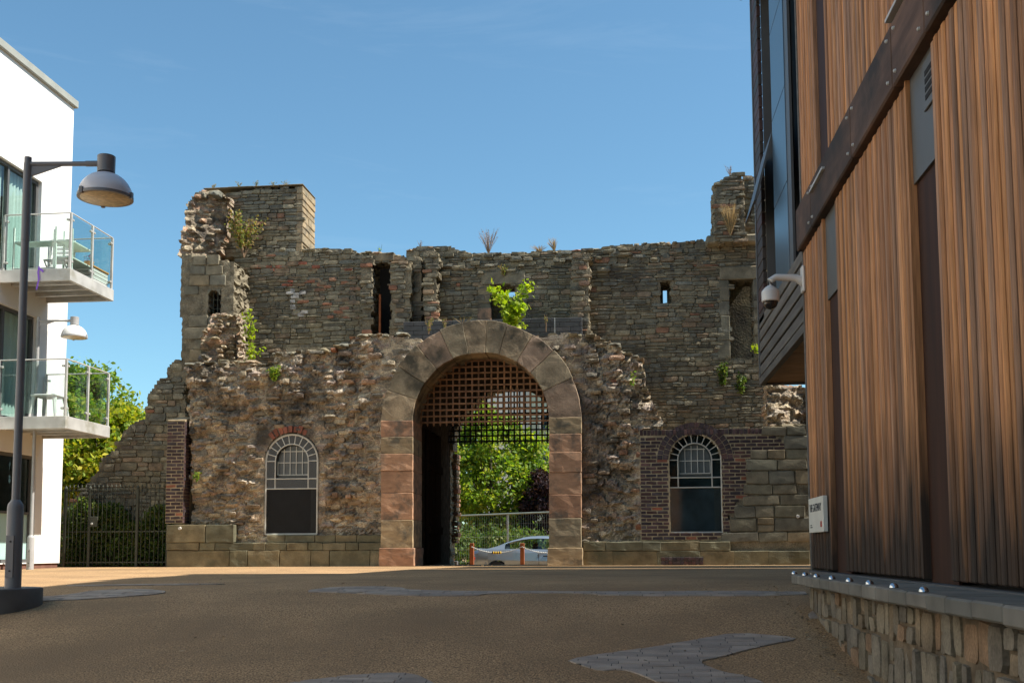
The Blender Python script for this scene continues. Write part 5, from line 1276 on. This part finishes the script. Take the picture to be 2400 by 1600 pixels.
def tree(name, lab, base, cz, rad, nclump, per, lsize, seed, m, trunk_r=.14, group=None, cat="tree"):
    o = empty(name, base, lab, cat, group); c = (base[0], base[1], cz)
    V, Fc, rn = leaf_mesh(crown_pts(c, rad, nclump, per, seed), lsize, seed)
    mesh_obj("crown", V, Fc, m, o, False, rn)
    rg = random.Random(seed); mb = MB(); top = cz + rad[2] * .5
    mb.tube([base, (base[0] + .05, base[1], (base[2] + cz) / 2), (base[0], base[1] + .05, top)], [trunk_r, trunk_r * .75, trunk_r * .2], 9)
    for i in range(9):
        a = rg.uniform(0, 6.28); z = cz - rad[2] * rg.uniform(.1, .7); r = rg.uniform(.5, .85)
        mb.tube([(base[0], base[1], z), (base[0] + math.cos(a) * rad[0] * r * .5, base[1] + math.sin(a) * rad[1] * r * .5, z + rad[2] * .3), (base[0] + math.cos(a) * rad[0] * r, base[1] + math.sin(a) * rad[1] * r, z + rad[2] * .55)], [trunk_r * .45, trunk_r * .25, trunk_r * .06], 6)
    mb.build("trunk", M_bark, o); return o
def GB(x, Y): p = atY(x, 1290, Y); return (p.x, Y, gz(Y))
# seen through the arch
b = GB(1150, 44); tree("maple_tree", "bright green maple filling the archway view", b, atY(1150, 1120, 44).z, (2.3, 1.8, 3.0), 130, 190, .095, 1, M_leaf)
b = GB(1075, 47); tree("maple_tree", "yellow-green tree at the left of the archway view", b, atY(1075, 1060, 47).z, (1.9, 1.6, 3.3), 100, 170, .095, 2, M_leafy)
b = GB(1290, 43); tree("copper_beech", "dark purple-leaved tree at the right of the archway view", b, atY(1290, 1200, 43).z, (1.2, 1.2, 1.8), 120, 150, .075, 3, M_leafp)
b = GB(1320, 49); tree("young_tree", "thin green tree before the sage house seen through the arch", b, atY(1310, 1075, 49).z, (1.2, 1.2, 1.6), 22, 90, .08, 4, M_leaf)
# bank of undergrowth behind the mesh fence
pts = np.concatenate([crown_pts((atY(x, 1290, 39).x, 39 + .5 * (i % 2), .15), (1.0, .8, .95), 22, 90, 20 + i, .5) for i, x in enumerate((1050, 1105, 1160, 1215, 1270, 1325))])
V, Fc, rn = leaf_mesh(pts, .07, 30); tag(mesh_obj("undergrowth", V, Fc, M_leafd, None, False, rn), "green undergrowth along the bank behind the mesh fence", "undergrowth", kind="stuff")
# left of the castle
for i, (x, y, Y, rad, nc, lab, m) in enumerate(((215, 1085, 31, (2.0, 1.6, 2.0), 90, "sunlit tree just beyond the white building corner", M_leafy), (300, 1052, 34, (1.5, 1.5, 1.5), 70, "golden-green tree top above the stepped ruined wall", M_leafy),
        (175, 1010, 36, (1.8, 1.8, 2.6), 80, "tall dark green tree behind the lower balcony glass", M_leaf), (120, 1100, 33, (2.2, 1.5, 2.0), 80, "bushy tree half hidden by the white building", M_leaf))):
    tree("broadleaf_tree", lab, GB(x, Y), atY(x, y, Y).z, rad, int(nc * 1.4), 170, .095, 40 + i, m, .12, "trees left of the castle")
hb = empty("ivy_hedge", (atY(270, 1325, 22.6).x, 22.6, 0), "dark ivy hedge growing behind the iron railings", "hedge")
rs = np.random.RandomState(5); n = 9000
X = rs.uniform(atY(140, 1290, 22.5).x, atY(393, 1290, 22.5).x, n); hmax = atY(300, 1190, 22.5).z + .22 * np.sin(X * 3.1) + .12 * np.sin(X * 7.3 + 1)
V, Fc, rn = leaf_mesh(np.stack([X, rs.uniform(22.35, 22.9, n), np.clip(rs.uniform(0, 1, n) ** .8, 0, 1) * hmax], -1), .045, 6); mesh_obj("foliage", V, Fc, M_leafd, hb, False, rn)
mb = MB()
for i in range(14): x = rs.uniform(X.min(), X.max()); mb.tube([(x, 22.7, 0), (x + rs.uniform(-.2, .2), 22.7, .5), (x + rs.uniform(-.3, .3), 22.7, .95)], [.02, .014, .006], 5)
mb.build("stems", M_bark, hb)

def weed(name, lab, base, h, spread, nst, leaf_m, lsize, nleaf, seed, stem_m=None, lean=0.0, shape='oval', cat="plant", stem_r=.005, tip=.35, depth=.5, group=None):
    o = empty(name, base, lab, cat, group); rg = random.Random(seed); mb = MB(); P = []
    for i in range(nst):
        a = rg.uniform(0, 6.28); r = rg.uniform(.25, 1) * spread; hh = h * rg.uniform(.6, 1.0)
        tx = base[0] + math.cos(a) * r + lean * hh; ty = base[1] + math.sin(a) * r * depth
        q = [Vector(base), Vector(base).lerp(Vector((tx, ty, base[2] + hh)), .45) + Vector((0, 0, hh * .08)), Vector((tx, ty, base[2] + hh))]
        mb.cr = rg.random(); mb.tube(q, [stem_r, stem_r * .8, stem_r * .35], 4)
        for j in range(nleaf):
            t = rg.uniform(tip, 1.0); p = q[0].lerp(q[1], t / .5) if t < .5 else q[1].lerp(q[2], (t - .5) / .5)
            P.append([p.x + rg.gauss(0, lsize * .9), p.y + rg.gauss(0, lsize * .9), p.z + rg.gauss(0, lsize * .7)])
    mb.build("stems", stem_m or M_twig, o)
    if P: V, Fc, rn = leaf_mesh(np.array(P), lsize, seed, shape, .6); mesh_obj("leaves", V, Fc, leaf_m, o, False, rn)
    return o
def on(x, y, Y): p = atY(x, y, Y); return (p.x, p.y, p.z)
# sapling over the arch: two leaning leaders
sp = empty("maple_sapling", on(1196, 768, 22.3), "bright lime-green maple sapling growing above the arch crown", "sapling")
mb = MB(); P = []; rg = random.Random(8)
for pts_ in (((1196,768),(1190,735),(1178,700),(1160,672)), ((1196,768),(1200,735),(1215,700),(1238,664)), ((1196,768),(1200,745),(1212,728),(1222,715))):
    q = [Vector(on(x, y, 22.3)) for x, y in pts_]; mb.tube(q, [.012, .01, .007, .003], 5)
    for a, b in zip(q[:-1], q[1:]):
        for j in range(60):
            p = a.lerp(b, rg.random()); P.append([p.x + rg.gauss(0, .085), p.y + rg.gauss(0, .1), p.z + rg.gauss(0, .065)])
mb.build("stems", M_twig, sp); V, Fc, rn = leaf_mesh(np.array(P), .058, 9, 'maple', .5); mesh_obj("leaves", V, Fc, M_lime_leaf, sp, False, rn)
weed("climbing_weed", "tall green weed with pink tips beside the sunlit rubble stump", on(588, 850, 22.3), 1.2, .12, 7, M_lime_leaf, .045, 26, 11, None, -.02, tip=.05)
weed("climbing_weed", "short green weed leaning right below the taller weed", on(592, 850, 22.25), .45, .22, 5, M_lime_leaf, .04, 14, 12, None, .25, tip=.1)
weed("buddleia_shrub", "straggly brown-green shrub rooted in the left tower", on(572, 604, 23.55), 1.15, .6, 22, M_dryleaf, .034, 46, 13, None, 0, tip=.25, stem_r=.008)
weed("dry_shrub", "leafless dry shrub silhouetted on the middle of the wall head", on(1145, 596, 24.2), .66, .3, 46, M_twig, .009, 12, 14, None, .02, tip=.55, stem_r=.004)
weed("dry_shrub", "small reddish dry weed on the wall head above the middle stub", on(985, 582, 24.1), .2, .12, 10, M_twig, .008, 8, 15, tip=.4, stem_r=.003)
weed("grass_tuft", "pale straw grass tuft blowing left on the wall head", on(1300, 590, 24.2), .34, .14, 70, M_straw, .01, 0, 16, M_straw, -.25, stem_r=.004, cat="grass")
weed("grass_tuft", "low straw grass fringe on the wall head", on(1265, 592, 24.2), .18, .24, 70, M_straw, .01, 0, 17, M_straw, -.1, stem_r=.0035, cat="grass")
weed("grass_tuft", "large golden dry grass clump on the right tower fragment", on(1712, 552, 23.45), .72, .26, 150, M_straw, .01, 0, 18, M_straw, 0, stem_r=.005, cat="grass")
weed("dry_shrub", "dry weed on top of the right tower fragment", on(1712, 414, 23.9), .28, .14, 10, M_twig, .01, 10, 19, None, -.15, tip=.4, stem_r=.004)
weed("green_weed", "pair of thin green stalks on the wall head", on(890, 600, 24.1), .3, .09, 4, M_leaf, .02, 5, 20, M_leaf, 0, stem_r=.006)
weed("dry_weed", "reddish dry weeds on the ledge left of the arch crown", on(1005, 783, 22.6), .38, .14, 12, M_dryleaf, .018, 8, 21, tip=.2, stem_r=.004)
weed("dry_weed", "dry weed tuft beside the arch crown", on(1042, 772, 22.7), .28, .08, 9, M_dryleaf, .014, 8, 22, tip=.2, stem_r=.004)
weed("dry_weed", "row of thin dry stalks before the block parapet", on(1085, 762, 22.9), .22, .28, 14, M_dryleaf, .01, 4, 23, tip=.4, stem_r=.003)
weed("dry_weed", "small yellow-green weed right of the sapling", on(1232, 772, 22.5), .16, .1, 8, M_lime_leaf, .022, 7, 24, tip=.2, stem_r=.003)
weed("dry_weed", "single dry stalk at the right of the block parapet", on(1280, 778, 22.8), .42, .05, 3, M_dryleaf, .016, 8, 25, tip=.5, stem_r=.005)
weed("wall_fern", "dense green fern clump on the rubble wall below the tall weed", on(642, 890, 21.9), .3, .13, 26, M_leaf, .03, 16, 26, None, 0, tip=.1)
weed("wall_plant", "small pale plant on the right rubble wall", on(1484, 905, 21.85), .32, .06, 6, M_leaf, .03, 8, 27, None, 0, tip=.1)
weed("wall_ivy", "dark ivy hanging under the right doorway", on(1693, 900, 23.9), .55, .1, 14, M_leafd, .04, 22, 28, None, 0, tip=.0)
weed("wall_ivy", "dark ivy tuft low beside the timber overhang", on(1737, 920, 23.9), .45, .09, 12, M_leafd, .04, 18, 29, None, 0, tip=.0)
weed("wall_plant", "yellow-green plant at the right doorway sill", on(1772, 828, 23.85), .22, .1, 6, M_lime_leaf, .035, 8, 30, None, 0, tip=.2)
weed("wall_plant", "small green tuft on the rubble beside the left brick pillar", on(462, 1125, 21.85), .2, .07, 10, M_leaf, .028, 10, 31, None, 0, tip=.0)
weed("wall_plant", "rusty dry plant on the masonry above the barred window opening", on(1180, 645, 23.9), .26, .14, 14, M_dryleaf, .02, 12, 32, None, 0, tip=.1)
for i, (x, y) in enumerate(((500, 440), (560, 436), (600, 434), (640, 434), (670, 434))):
    weed("dry_weed", ["reddish weed at the left end of the tower cap", "second reddish weed along the tower cap", "middle reddish weed on the tower cap", "fourth reddish weed along the tower cap", "reddish weed near the right end of the tower cap"][i], on(x, y + 4, 24.0), .16, .12, 10, M_dryleaf, .014, 6, 60 + i, tip=.2, stem_r=.003)

# ================================================================== BEYOND THE ARCH
# far pale house
hs = empty("pale_house", (atY(1330, 1290, 62).x, 62, gz(62)), "pale house with sage-green wing seen through the archway", "house")
a, b = atY(1120, 1290, 62).x, atY(1247, 1290, 62).x; zt2 = atY(1200, 850, 62).z
MB().box((a, 62, -1), (b, 68, zt2)).build("wall", mat("pale_cream_render", (.7,.7,.66), namp=.05, jit=0), hs)
c_ = atY(1420, 1290, 62).x
MB().box((b, 61.2, -1), (c_, 68, zt2 - .6)).build("wing_wall", mat("sage_green_render", (.36,.42,.34), namp=.05, jit=0), hs)
M_tile = mat("slate_roof", (.2,.19,.2), namp=.2, jit=0)
MB().box((a - .2, 61.7, zt2), (b + .1, 68.2, zt2 + .2)).build("eaves", M_tile, hs)
for (x, y, w2, h2) in ((1278, 1083, 26, 44), (1278, 985, 26, 44), (1335, 1083, 26, 44)):
    p, q = atY(x - w2/2, y + h2/2, 61.2), atY(x + w2/2, y - h2/2, 61.2)
    fr_ = MB(); t_ = .07
    fr_.box((p.x, 61.1, p.z), (q.x, 61.19, p.z + t_)); fr_.box((p.x, 61.1, q.z - t_), (q.x, 61.19, q.z)); fr_.box((p.x, 61.1, p.z + t_), (p.x + t_, 61.19, q.z - t_)); fr_.box((q.x - t_, 61.1, p.z + t_), (q.x, 61.19, q.z - t_)); fr_.box((p.x + t_, 61.1, (p.z + q.z) / 2 - .03), (q.x - t_, 61.19, (p.z + q.z) / 2 + .03))
    wo = fr_.build("window", M_plastic, hs); MB().box((p.x + t_, 61.14, p.z + t_), (q.x - t_, 61.16, q.z - t_)).build("pane", M_wing, wo); MB().box((p.x, 61.192, p.z), (q.x, 61.196, q.z)).build("room_back", M_dark, wo)
for k in range(9): z = zt2 - .5 - k * .38; MB().box((a + .05, 61.97, z), (b - .05, 61.998, z + .03)).build("cladding_board", M_plastic, hs)
# mesh fence
YM = 36.5; mf = empty("mesh_fence", (atY(1170, 1290, YM).x, YM, gz(YM)), "grey welded mesh fence with a sloping top rail beyond the arch", "fence")
pa, pb = atY(1050, 1209, YM), atY(1330, 1198, YM)
MB().tube([pa, pb], .03, 8).build("top_rail", M_wire, mf)
n = 52
for i in range(n + 1):
    p = pa.lerp(pb, i / n); MB().tube([(p.x, YM, gz(YM)), (p.x, YM, p.z)], .0035, 4).build("wire", M_wire, mf)
for k in range(5):
    t_ = (k + .4) / 5.2; MB().tube([(pa.x, YM - .012, gz(YM) + (pa.z - gz(YM)) * t_), (pb.x, YM - .012, gz(YM) + (pb.z - gz(YM)) * t_)], .0035, 4).build("cross_wire", M_wire, mf)
for i in (0, .5, 1): p = pa.lerp(pb, i); MB().box((p.x - .03, YM + .012, gz(YM) - .1), (p.x + .03, YM + .07, p.z)).build("fence_post", M_galv, mf)
# corten bollards and chain
YBo = 29.0
bxs = []
for i, (x, lab) in enumerate(((1106, "left rust-orange steel bollard in the archway"), (1224, "right rust-orange steel bollard in the archway"), (1340, "rust-orange steel bollard hidden by the arch pier"))):
    p = atY(x, 1272, YBo); o = empty("bollard", (p.x, YBo, gz(YBo)), lab, "bollard", "rusty steel bollards"); bxs.append(p)
    MB().bbox((p.x - .055, YBo - .055, gz(YBo) - .2), (p.x + .055, YBo + .055, p.z), .006).build("bollard_post", M_corten, o)
    MB().lathe([(.012, -.025), (.012, 0)], (p.x, YBo - .055, p.z - .1), 8, 'Y').build("eye_bolt", M_chain, o)
pq = atY(1058, 1226, 27.9); gp = empty("gate_post", (pq.x, 27.9, gz(27.9)), "dark rust steel gate post at the far left of the passage", "post")
MB().bbox((pq.x - .05, 27.9, gz(27.9) - .1), (pq.x + .06, 28.02, pq.z), .006).build("post_shaft", M_corten, gp); MB().bbox((pq.x - .1, 27.86, gz(27.9)), (pq.x + .16, 28.06, atY(1058, 1314, 27.9).z), .01).build("concrete_foot", M_conc, gp)
for j in range(2):
    a, b = bxs[j] + Vector((0, -.08, -.1)), bxs[j+1] + Vector((0, -.08, -.1))
    ch = empty("barrier_chain", ((a.x + b.x) / 2, YBo - .08, a.z - .3), ["steel chain with yellow and black sleeve between the two bollards", "steel chain sagging from the right bollard to the pier"][j], "chain")
    lk = MB(); n = 44
    cp = [a.lerp(b, t_) + Vector((0, 0, -.16 * 4 * t_ * (1 - t_))) for t_ in np.linspace(0, 1, n + 1)]
    for i in range(n):
        m_ = (cp[i] + cp[i+1]) / 2; d_ = (cp[i+1] - cp[i]).normalized(); sd = Vector((0, 1, 0)) if i % 2 else Vector((-d_.z, 0, d_.x)); L_ = .021
        lk.tube([m_ - d_ * L_ - sd * .004, m_ - d_ * L_ * .5 - sd * .011, m_ + d_ * L_ * .5 - sd * .011, m_ + d_ * L_ - sd * .004], .0045, 4); lk.tube([m_ - d_ * L_ + sd * .004, m_ - d_ * L_ * .5 + sd * .011, m_ + d_ * L_ * .5 + sd * .011, m_ + d_ * L_ + sd * .004], .0045, 4)
    lo_ = lk.build("chain_links", M_chain, ch); lo_["kind"] = "stuff"
    c0, c1 = (18, 26) if j == 0 else (34, 40)
    for i in range(c0, c1): MB().tube([cp[i], cp[i+1]], .032, 8).build("sleeve", M_yellow if i % 2 else M_ironblk, ch)
# car and driver
YCr = 33.0; cr0 = atY(1111, 1290, YCr).x; zr = gz(YCr)
car = empty("silver_car", (cr0 + 2.2, YCr, zr), "silver coupe passing behind the archway, facing right", "car")
st = [  # x from tail, z lower edge, z belt, z roof, half width scale
 (0.00,.42,.86,.87,.86),(0.06,.36,.93,.94,.93),(0.25,.32,.99,1.0,.97),(0.55,.30,1.0,1.03,1.0),(0.80,.28,1.0,1.10,1.0),(1.05,.28,.99,1.20,1.0),(1.30,.28,.985,1.29,1.0),(1.55,.27,.98,1.355,1.0),
 (1.80,.26,.975,1.39,1.0),(2.05,.25,.97,1.40,1.0),(2.30,.25,.965,1.395,1.0),(2.55,.25,.96,1.36,1.0),(2.80,.25,.95,1.28,1.0),(3.05,.25,.94,1.15,1.0),(3.30,.26,.93,1.00,1.0),(3.6,.28,.90,.93,.99),(3.95,.30,.84,.88,.97),(4.2,.34,.74,.79,.93),(4.33,.40,.60,.62,.86)]
WDT = .88
def sect(x, zl, zb, zt_, ws):
    wr_ = WDT * ws; g_ = max(0.0, zt_ - zb); k = min(1.0, g_ / .42); wt = wr_ * (.93 - .29 * k)
    # (half width, z)
    return [(wr_ * .86, zl), (wr_ * .985, zl + .12), (wr_, zl + (zb - zl) * .55), (wr_ * .985, zb - .09), (wr_ * .94, zb), (wr_ * .94 + (wt - wr_ * .94) * .08, zb + g_ * .06), (wt + (wr_ * .94 - wt) * .12, zb + g_ * .82), (wt * .9, zb + g_ * .95), (wt * .5, zb + g_ * 1.0 + .004), (0, zb + g_ + .006)]
body = MB(); gls = MB(); gls2 = MB(); roofm = MB()
S = [sect(*q) for q in st]; nr = len(S[0])
vid_ = {}
def V3(i, k, s): hw, z = S[i][k]; return (cr0 + st[i][0], YCr + s * hw, zr + z)
wheels = (.82, 3.42)
for s in (-1, 1):
    for i in range(len(st) - 1):
        for k in range(nr - 1):
            q = [V3(i, k, s), V3(i+1, k, s), V3(i+1, k+1, s), V3(i, k+1, s)]
            xm = (st[i][0] + st[i+1][0]) / 2
            if k == 5 and 1.05 <= xm <= 2.95 and not (1.99 < xm < 2.0): (gls if s < 0 else gls2).add(q, [(0,1,2,3)])
            elif k in (7, 8) and (0.8 < xm < 1.5 or 2.6 < xm < 3.3): roofm.add(q, [(0,1,2,3)])
            elif k <= 2 and any(abs(xm - wx) < .30 for wx in wheels) and k <= 1: continue
            else: body.add(q, [(0,1,2,3)])
for i in (0, len(st) - 1):
    q = [V3(i, k, -1) for k in range(nr)] + [V3(i, k, 1) for k in range(nr - 2, -1, -1)]; body.add(q, [tuple(range(len(q)))])
# wheel-arch lips
for wx in wheels:
    for s in (-1, 1):
        aa = np.linspace(0, math.pi, 15); y_ = YCr + s * WDT * .99
        for a0, a1 in zip(aa[:-1], aa[1:]):
            p0 = (cr0 + wx + .355 * math.cos(a0), y_, zr + .32 + .355 * math.sin(a0)); p1 = (cr0 + wx + .355 * math.cos(a1), y_, zr + .32 + .355 * math.sin(a1))
            o0 = (cr0 + wx + (.44 * math.cos(a0)), y_, min(zr + .32 + .5 * math.sin(a0), zr + .76)); o1 = (cr0 + wx + (.44 * math.cos(a1)), y_, min(zr + .32 + .5 * math.sin(a1), zr + .76))
            body.add([p0, p1, o1, o0, (p0[0], YCr + s * .6, p0[2]), (p1[0], YCr + s * .6, p1[2])], [(0,1,2,3),(0,4,5,1)])
bo_ = body.build("body", M_carp, car, True)
bm = bmesh.new(); bm.from_mesh(bo_.data); bmesh.ops.remove_doubles(bm, verts=bm.verts[:], dist=.0005); bm.to_mesh(bo_.data); bm.free(); bo_.data.shade_smooth(); bo_.data.set_sharp_from_angle(angle=R(40))
gls.build("side_window", M_cglass, car, True); gls2.build("side_window", M_cglass, car, True); roofm.build("windscreen", M_cglass, car, True)
for wx in wheels:
    for s in (-1, 1):
        c0_ = (cr0 + wx, YCr + s * .78, zr + .32)
        wo = MB().lathe([(.2, -.1), (.3, -.1), (.32, -.06), (.32, .06), (.3, .1), (.2, .1)], c0_, 28, 'Y').build("wheel", M_tyre, car, True)
        rm = MB(); rm.lathe([(.2, -.085), (.2, .085)], c0_, 24, 'Y')
        for k in range(5): a = k * 1.2566; rm.box((c0_[0] - .02, c0_[1] - .1, c0_[2] - .02), (c0_[0] + .02, c0_[1] + .1, c0_[2] + .02))
        rm.build("rim", M_alloy, wo)
for s in (-1, 1):
    tl = MB(); y0 = YCr + s * (WDT * .8); tl.lathe([(.001, -.05), (.05, -.045), (.085, -.02), (.09, .02)], (cr0 + .1, YCr + s * (WDT * .9), zr + .72), 14, 'Y' ) if s < 0 else tl.lathe([(.09, -.02), (.085, .02), (.001, .05)], (cr0 + .1, YCr + s * (WDT * .9), zr + .72), 14, 'Y'); tl.build("tail_light", M_red, car, True)
    hd = MB(); hd.bbox((cr0 + 4.0, YCr + s * .55 - .12, zr + .58), (cr0 + 4.27, YCr + s * .55 + .18, zr + .7), .03); hd.build("headlight", M_plastic, car)
    MB().bbox((cr0 + 2.22, YCr + s * (WDT + .006) - .012, zr + .78), (cr0 + 2.4, YCr + s * (WDT + .006) + .012, zr + .81), .006).build("door_handle", M_tyre, car)
    for xx in (2.08, 3.1): MB().box((cr0 + xx, YCr + s * (WDT * .995) - .004, zr + .36), (cr0 + xx + .012, YCr + s * (WDT * .995) + .004, zr + .86)).build("door_seam", M_tyre, car)
    MB().bbox((cr0 + 2.95, YCr + s * .98 - .08, zr + .96), (cr0 + 3.1, YCr + s * .98 + .06, zr + 1.07), .03).build("wing_mirror", M_carp, car)
MB().bbox((cr0 + .03, YCr - .6, zr + .99), (cr0 + .3, YCr + .6, zr + 1.03), .012).build("boot_spoiler", M_carp, car)
MB().box((cr0 + .1, YCr - .7, zr + .26), (cr0 + 4.1, YCr + .7, zr + .4)).build("floor_pan", M_tyre, car)
for s in (-1, 1): MB().bbox((cr0 + 1.95, YCr + s * .36 - .23, zr + .5), (cr0 + 2.1, YCr + s * .36 + .23, zr + 1.08), .05).build("seat_back", M_tyre, car); MB().bbox((cr0 + 2.1, YCr + s * .36 - .23, zr + .42), (cr0 + 2.6, YCr + s * .36 + .23, zr + .55), .04).build("seat_cushion", M_tyre, car)
# driver
M_skin = mat("skin", (.48,.27,.19), rough=.55, namp=.05, jit=0); M_hair = mat("brown_hair", (.07,.035,.018), rough=.6, namp=.2, jit=0); M_shirt = mat("navy_top", (.03,.04,.08), namp=.1, jit=0)
hx = atY(1256, 1282, YCr - .35).x; hz = atY(1256, 1282, YCr - .35).z; hy = YCr - .34
per = empty("person", (hx - .05, hy, zr + .55), "brown-haired driver in a dark top, seen in profile in the silver car", "person")
def skin_body(name, chain, edges, rads, m, parent):
    me = bpy.data.meshes.new(name); me.from_pydata(chain, edges, []); o = bpy.data.objects.new(name, me); C.objects.link(o)
    md = o.modifiers.new("s", 'SKIN'); sv = me.skin_vertices[0].data
    for i, r in enumerate(rads): sv[i].radius = (r, r) if not isinstance(r, tuple) else r
    sv[0].use_root = True; o.modifiers.new("u", 'SUBSURF').levels = 1
    dg = bpy.context.evaluated_depsgraph_get(); dg.update(); me2 = bpy.data.meshes.new_from_object(o.evaluated_get(dg)); bpy.data.objects.remove(o)
    me2.materials.clear(); me2.materials.append(m); me2.shade_smooth(); return reg(bpy.data.objects.new(name, me2), None, parent)
bx_, by_ = hx - .06, hy
ch = [(bx_, by_, zr + .6), (bx_ - .02, by_, zr + .78), (bx_ - .02, by_, hz - .28), (bx_ - .01, by_, hz - .17), (bx_ + .02, by_, hz - .1),
      (bx_, by_ - .19, hz - .25), (bx_ + .12, by_ - .22, hz - .45), (bx_ + .38, by_ - .18, hz - .36), (bx_ + .46, by_ - .17, hz - .33),
      (bx_, by_ + .19, hz - .25), (bx_ + .12, by_ + .22, hz - .45), (bx_ + .38, by_ + .18, hz - .36), (bx_ + .46, by_ + .17, hz - .33),
      (bx_ + .42, by_ - .1, zr + .62), (bx_ + .75, by_ - .1, zr + .42), (bx_ + .42, by_ + .1, zr + .62), (bx_ + .75, by_ + .1, zr + .42)]
skin_body("body", ch, [(0,1),(1,2),(2,3),(3,4),(2,5),(5,6),(6,7),(7,8),(2,9),(9,10),(10,11),(11,12),(0,13),(13,14),(0,15),(15,16)],
          [.15,.14,.13,.06,.055,.06,.045,.035,.03,.06,.045,.035,.03,.08,.06,.08,.06], M_shirt, per)
hm = bmesh.new(); bmesh.ops.create_icosphere(hm, subdivisions=3, radius=1.0)
for v in hm.verts:
    x, y, z = v.co; 
    sx = .098 * (1.0 if x < 0 else .93); v.co = (x * sx, y * .075, z * .118)
    if x > .55: # face: nose, brow, chin
        if abs(y) < .22 and -.25 < z < .12: v.co.x += .022 * (1 - abs(y) / .22) * (1 - abs(z + .12) / .3)
        if z < -.6: v.co.x += .012
    if z < -.3: v.co.y *= .8; v.co.x += .01
me = bpy.data.meshes.new("head"); hm.to_mesh(me); hm.free(); me.materials.append(M_skin); me.shade_smooth(); reg(bpy.data.objects.new("head", me), (hx, hy, hz), per)
hm = bmesh.new(); bmesh.ops.create_icosphere(hm, subdivisions=3, radius=1.0)
bmesh.ops.delete(hm, geom=[v for v in hm.verts if (v.co.x > .45 and v.co.z < .45) or v.co.z < -.55 or (v.co.x > .2 and v.co.z < .1)], context='VERTS')
for v in hm.verts: v.co = (v.co.x * .112 - .006, v.co.y * .088, v.co.z * .13 + .006) ; v.co += v.co * .06 * math.sin(v.co.x * 90) * math.cos(v.co.z * 80)
me = bpy.data.meshes.new("hair"); hm.to_mesh(me); hm.free(); me.materials.append(M_hair); me.shade_smooth(); reg(bpy.data.objects.new("hair", me), (hx, hy, hz), per)

# ================================================================== LITTER
rs = np.random.RandomState(77); P = []
for i in range(90):
    x, y = rs.uniform(-5, 1.3), rs.uniform(6.0, 13); P.append((x, y, gz(y) + .012))
for i in range(160):
    x = rs.uniform(-6.4, 6.2); P.append((x, 21.78 - abs(rs.normal(0, .06)), gz(21.7) + .012))
for i in range(120):
    y = rs.uniform(6.5, 11); P.append((XB - .02 - abs(rs.normal(0, .09)), y, gz(y) + .012))
V, Fc, rn = leaf_mesh(np.array(P), .022, 78, 'oval', 0); V = V.reshape(len(P), -1, 3); V[:, :, 2] = np.array(P)[:, None, 2] + (V[:, :, 2] - np.array(P)[:, None, 2]) * .25
lo = mesh_obj("leaf_litter", V.reshape(-1, 3), Fc, mat("fallen_leaf", [(.3,.2,.1),(.2,.13,.07),(.36,.28,.17),(.14,.1,.06)], namp=0, jit=.2), None, False, rn); tag(lo, "scattered dry leaves and grit on the brown paving", "leaf litter", kind="stuff")
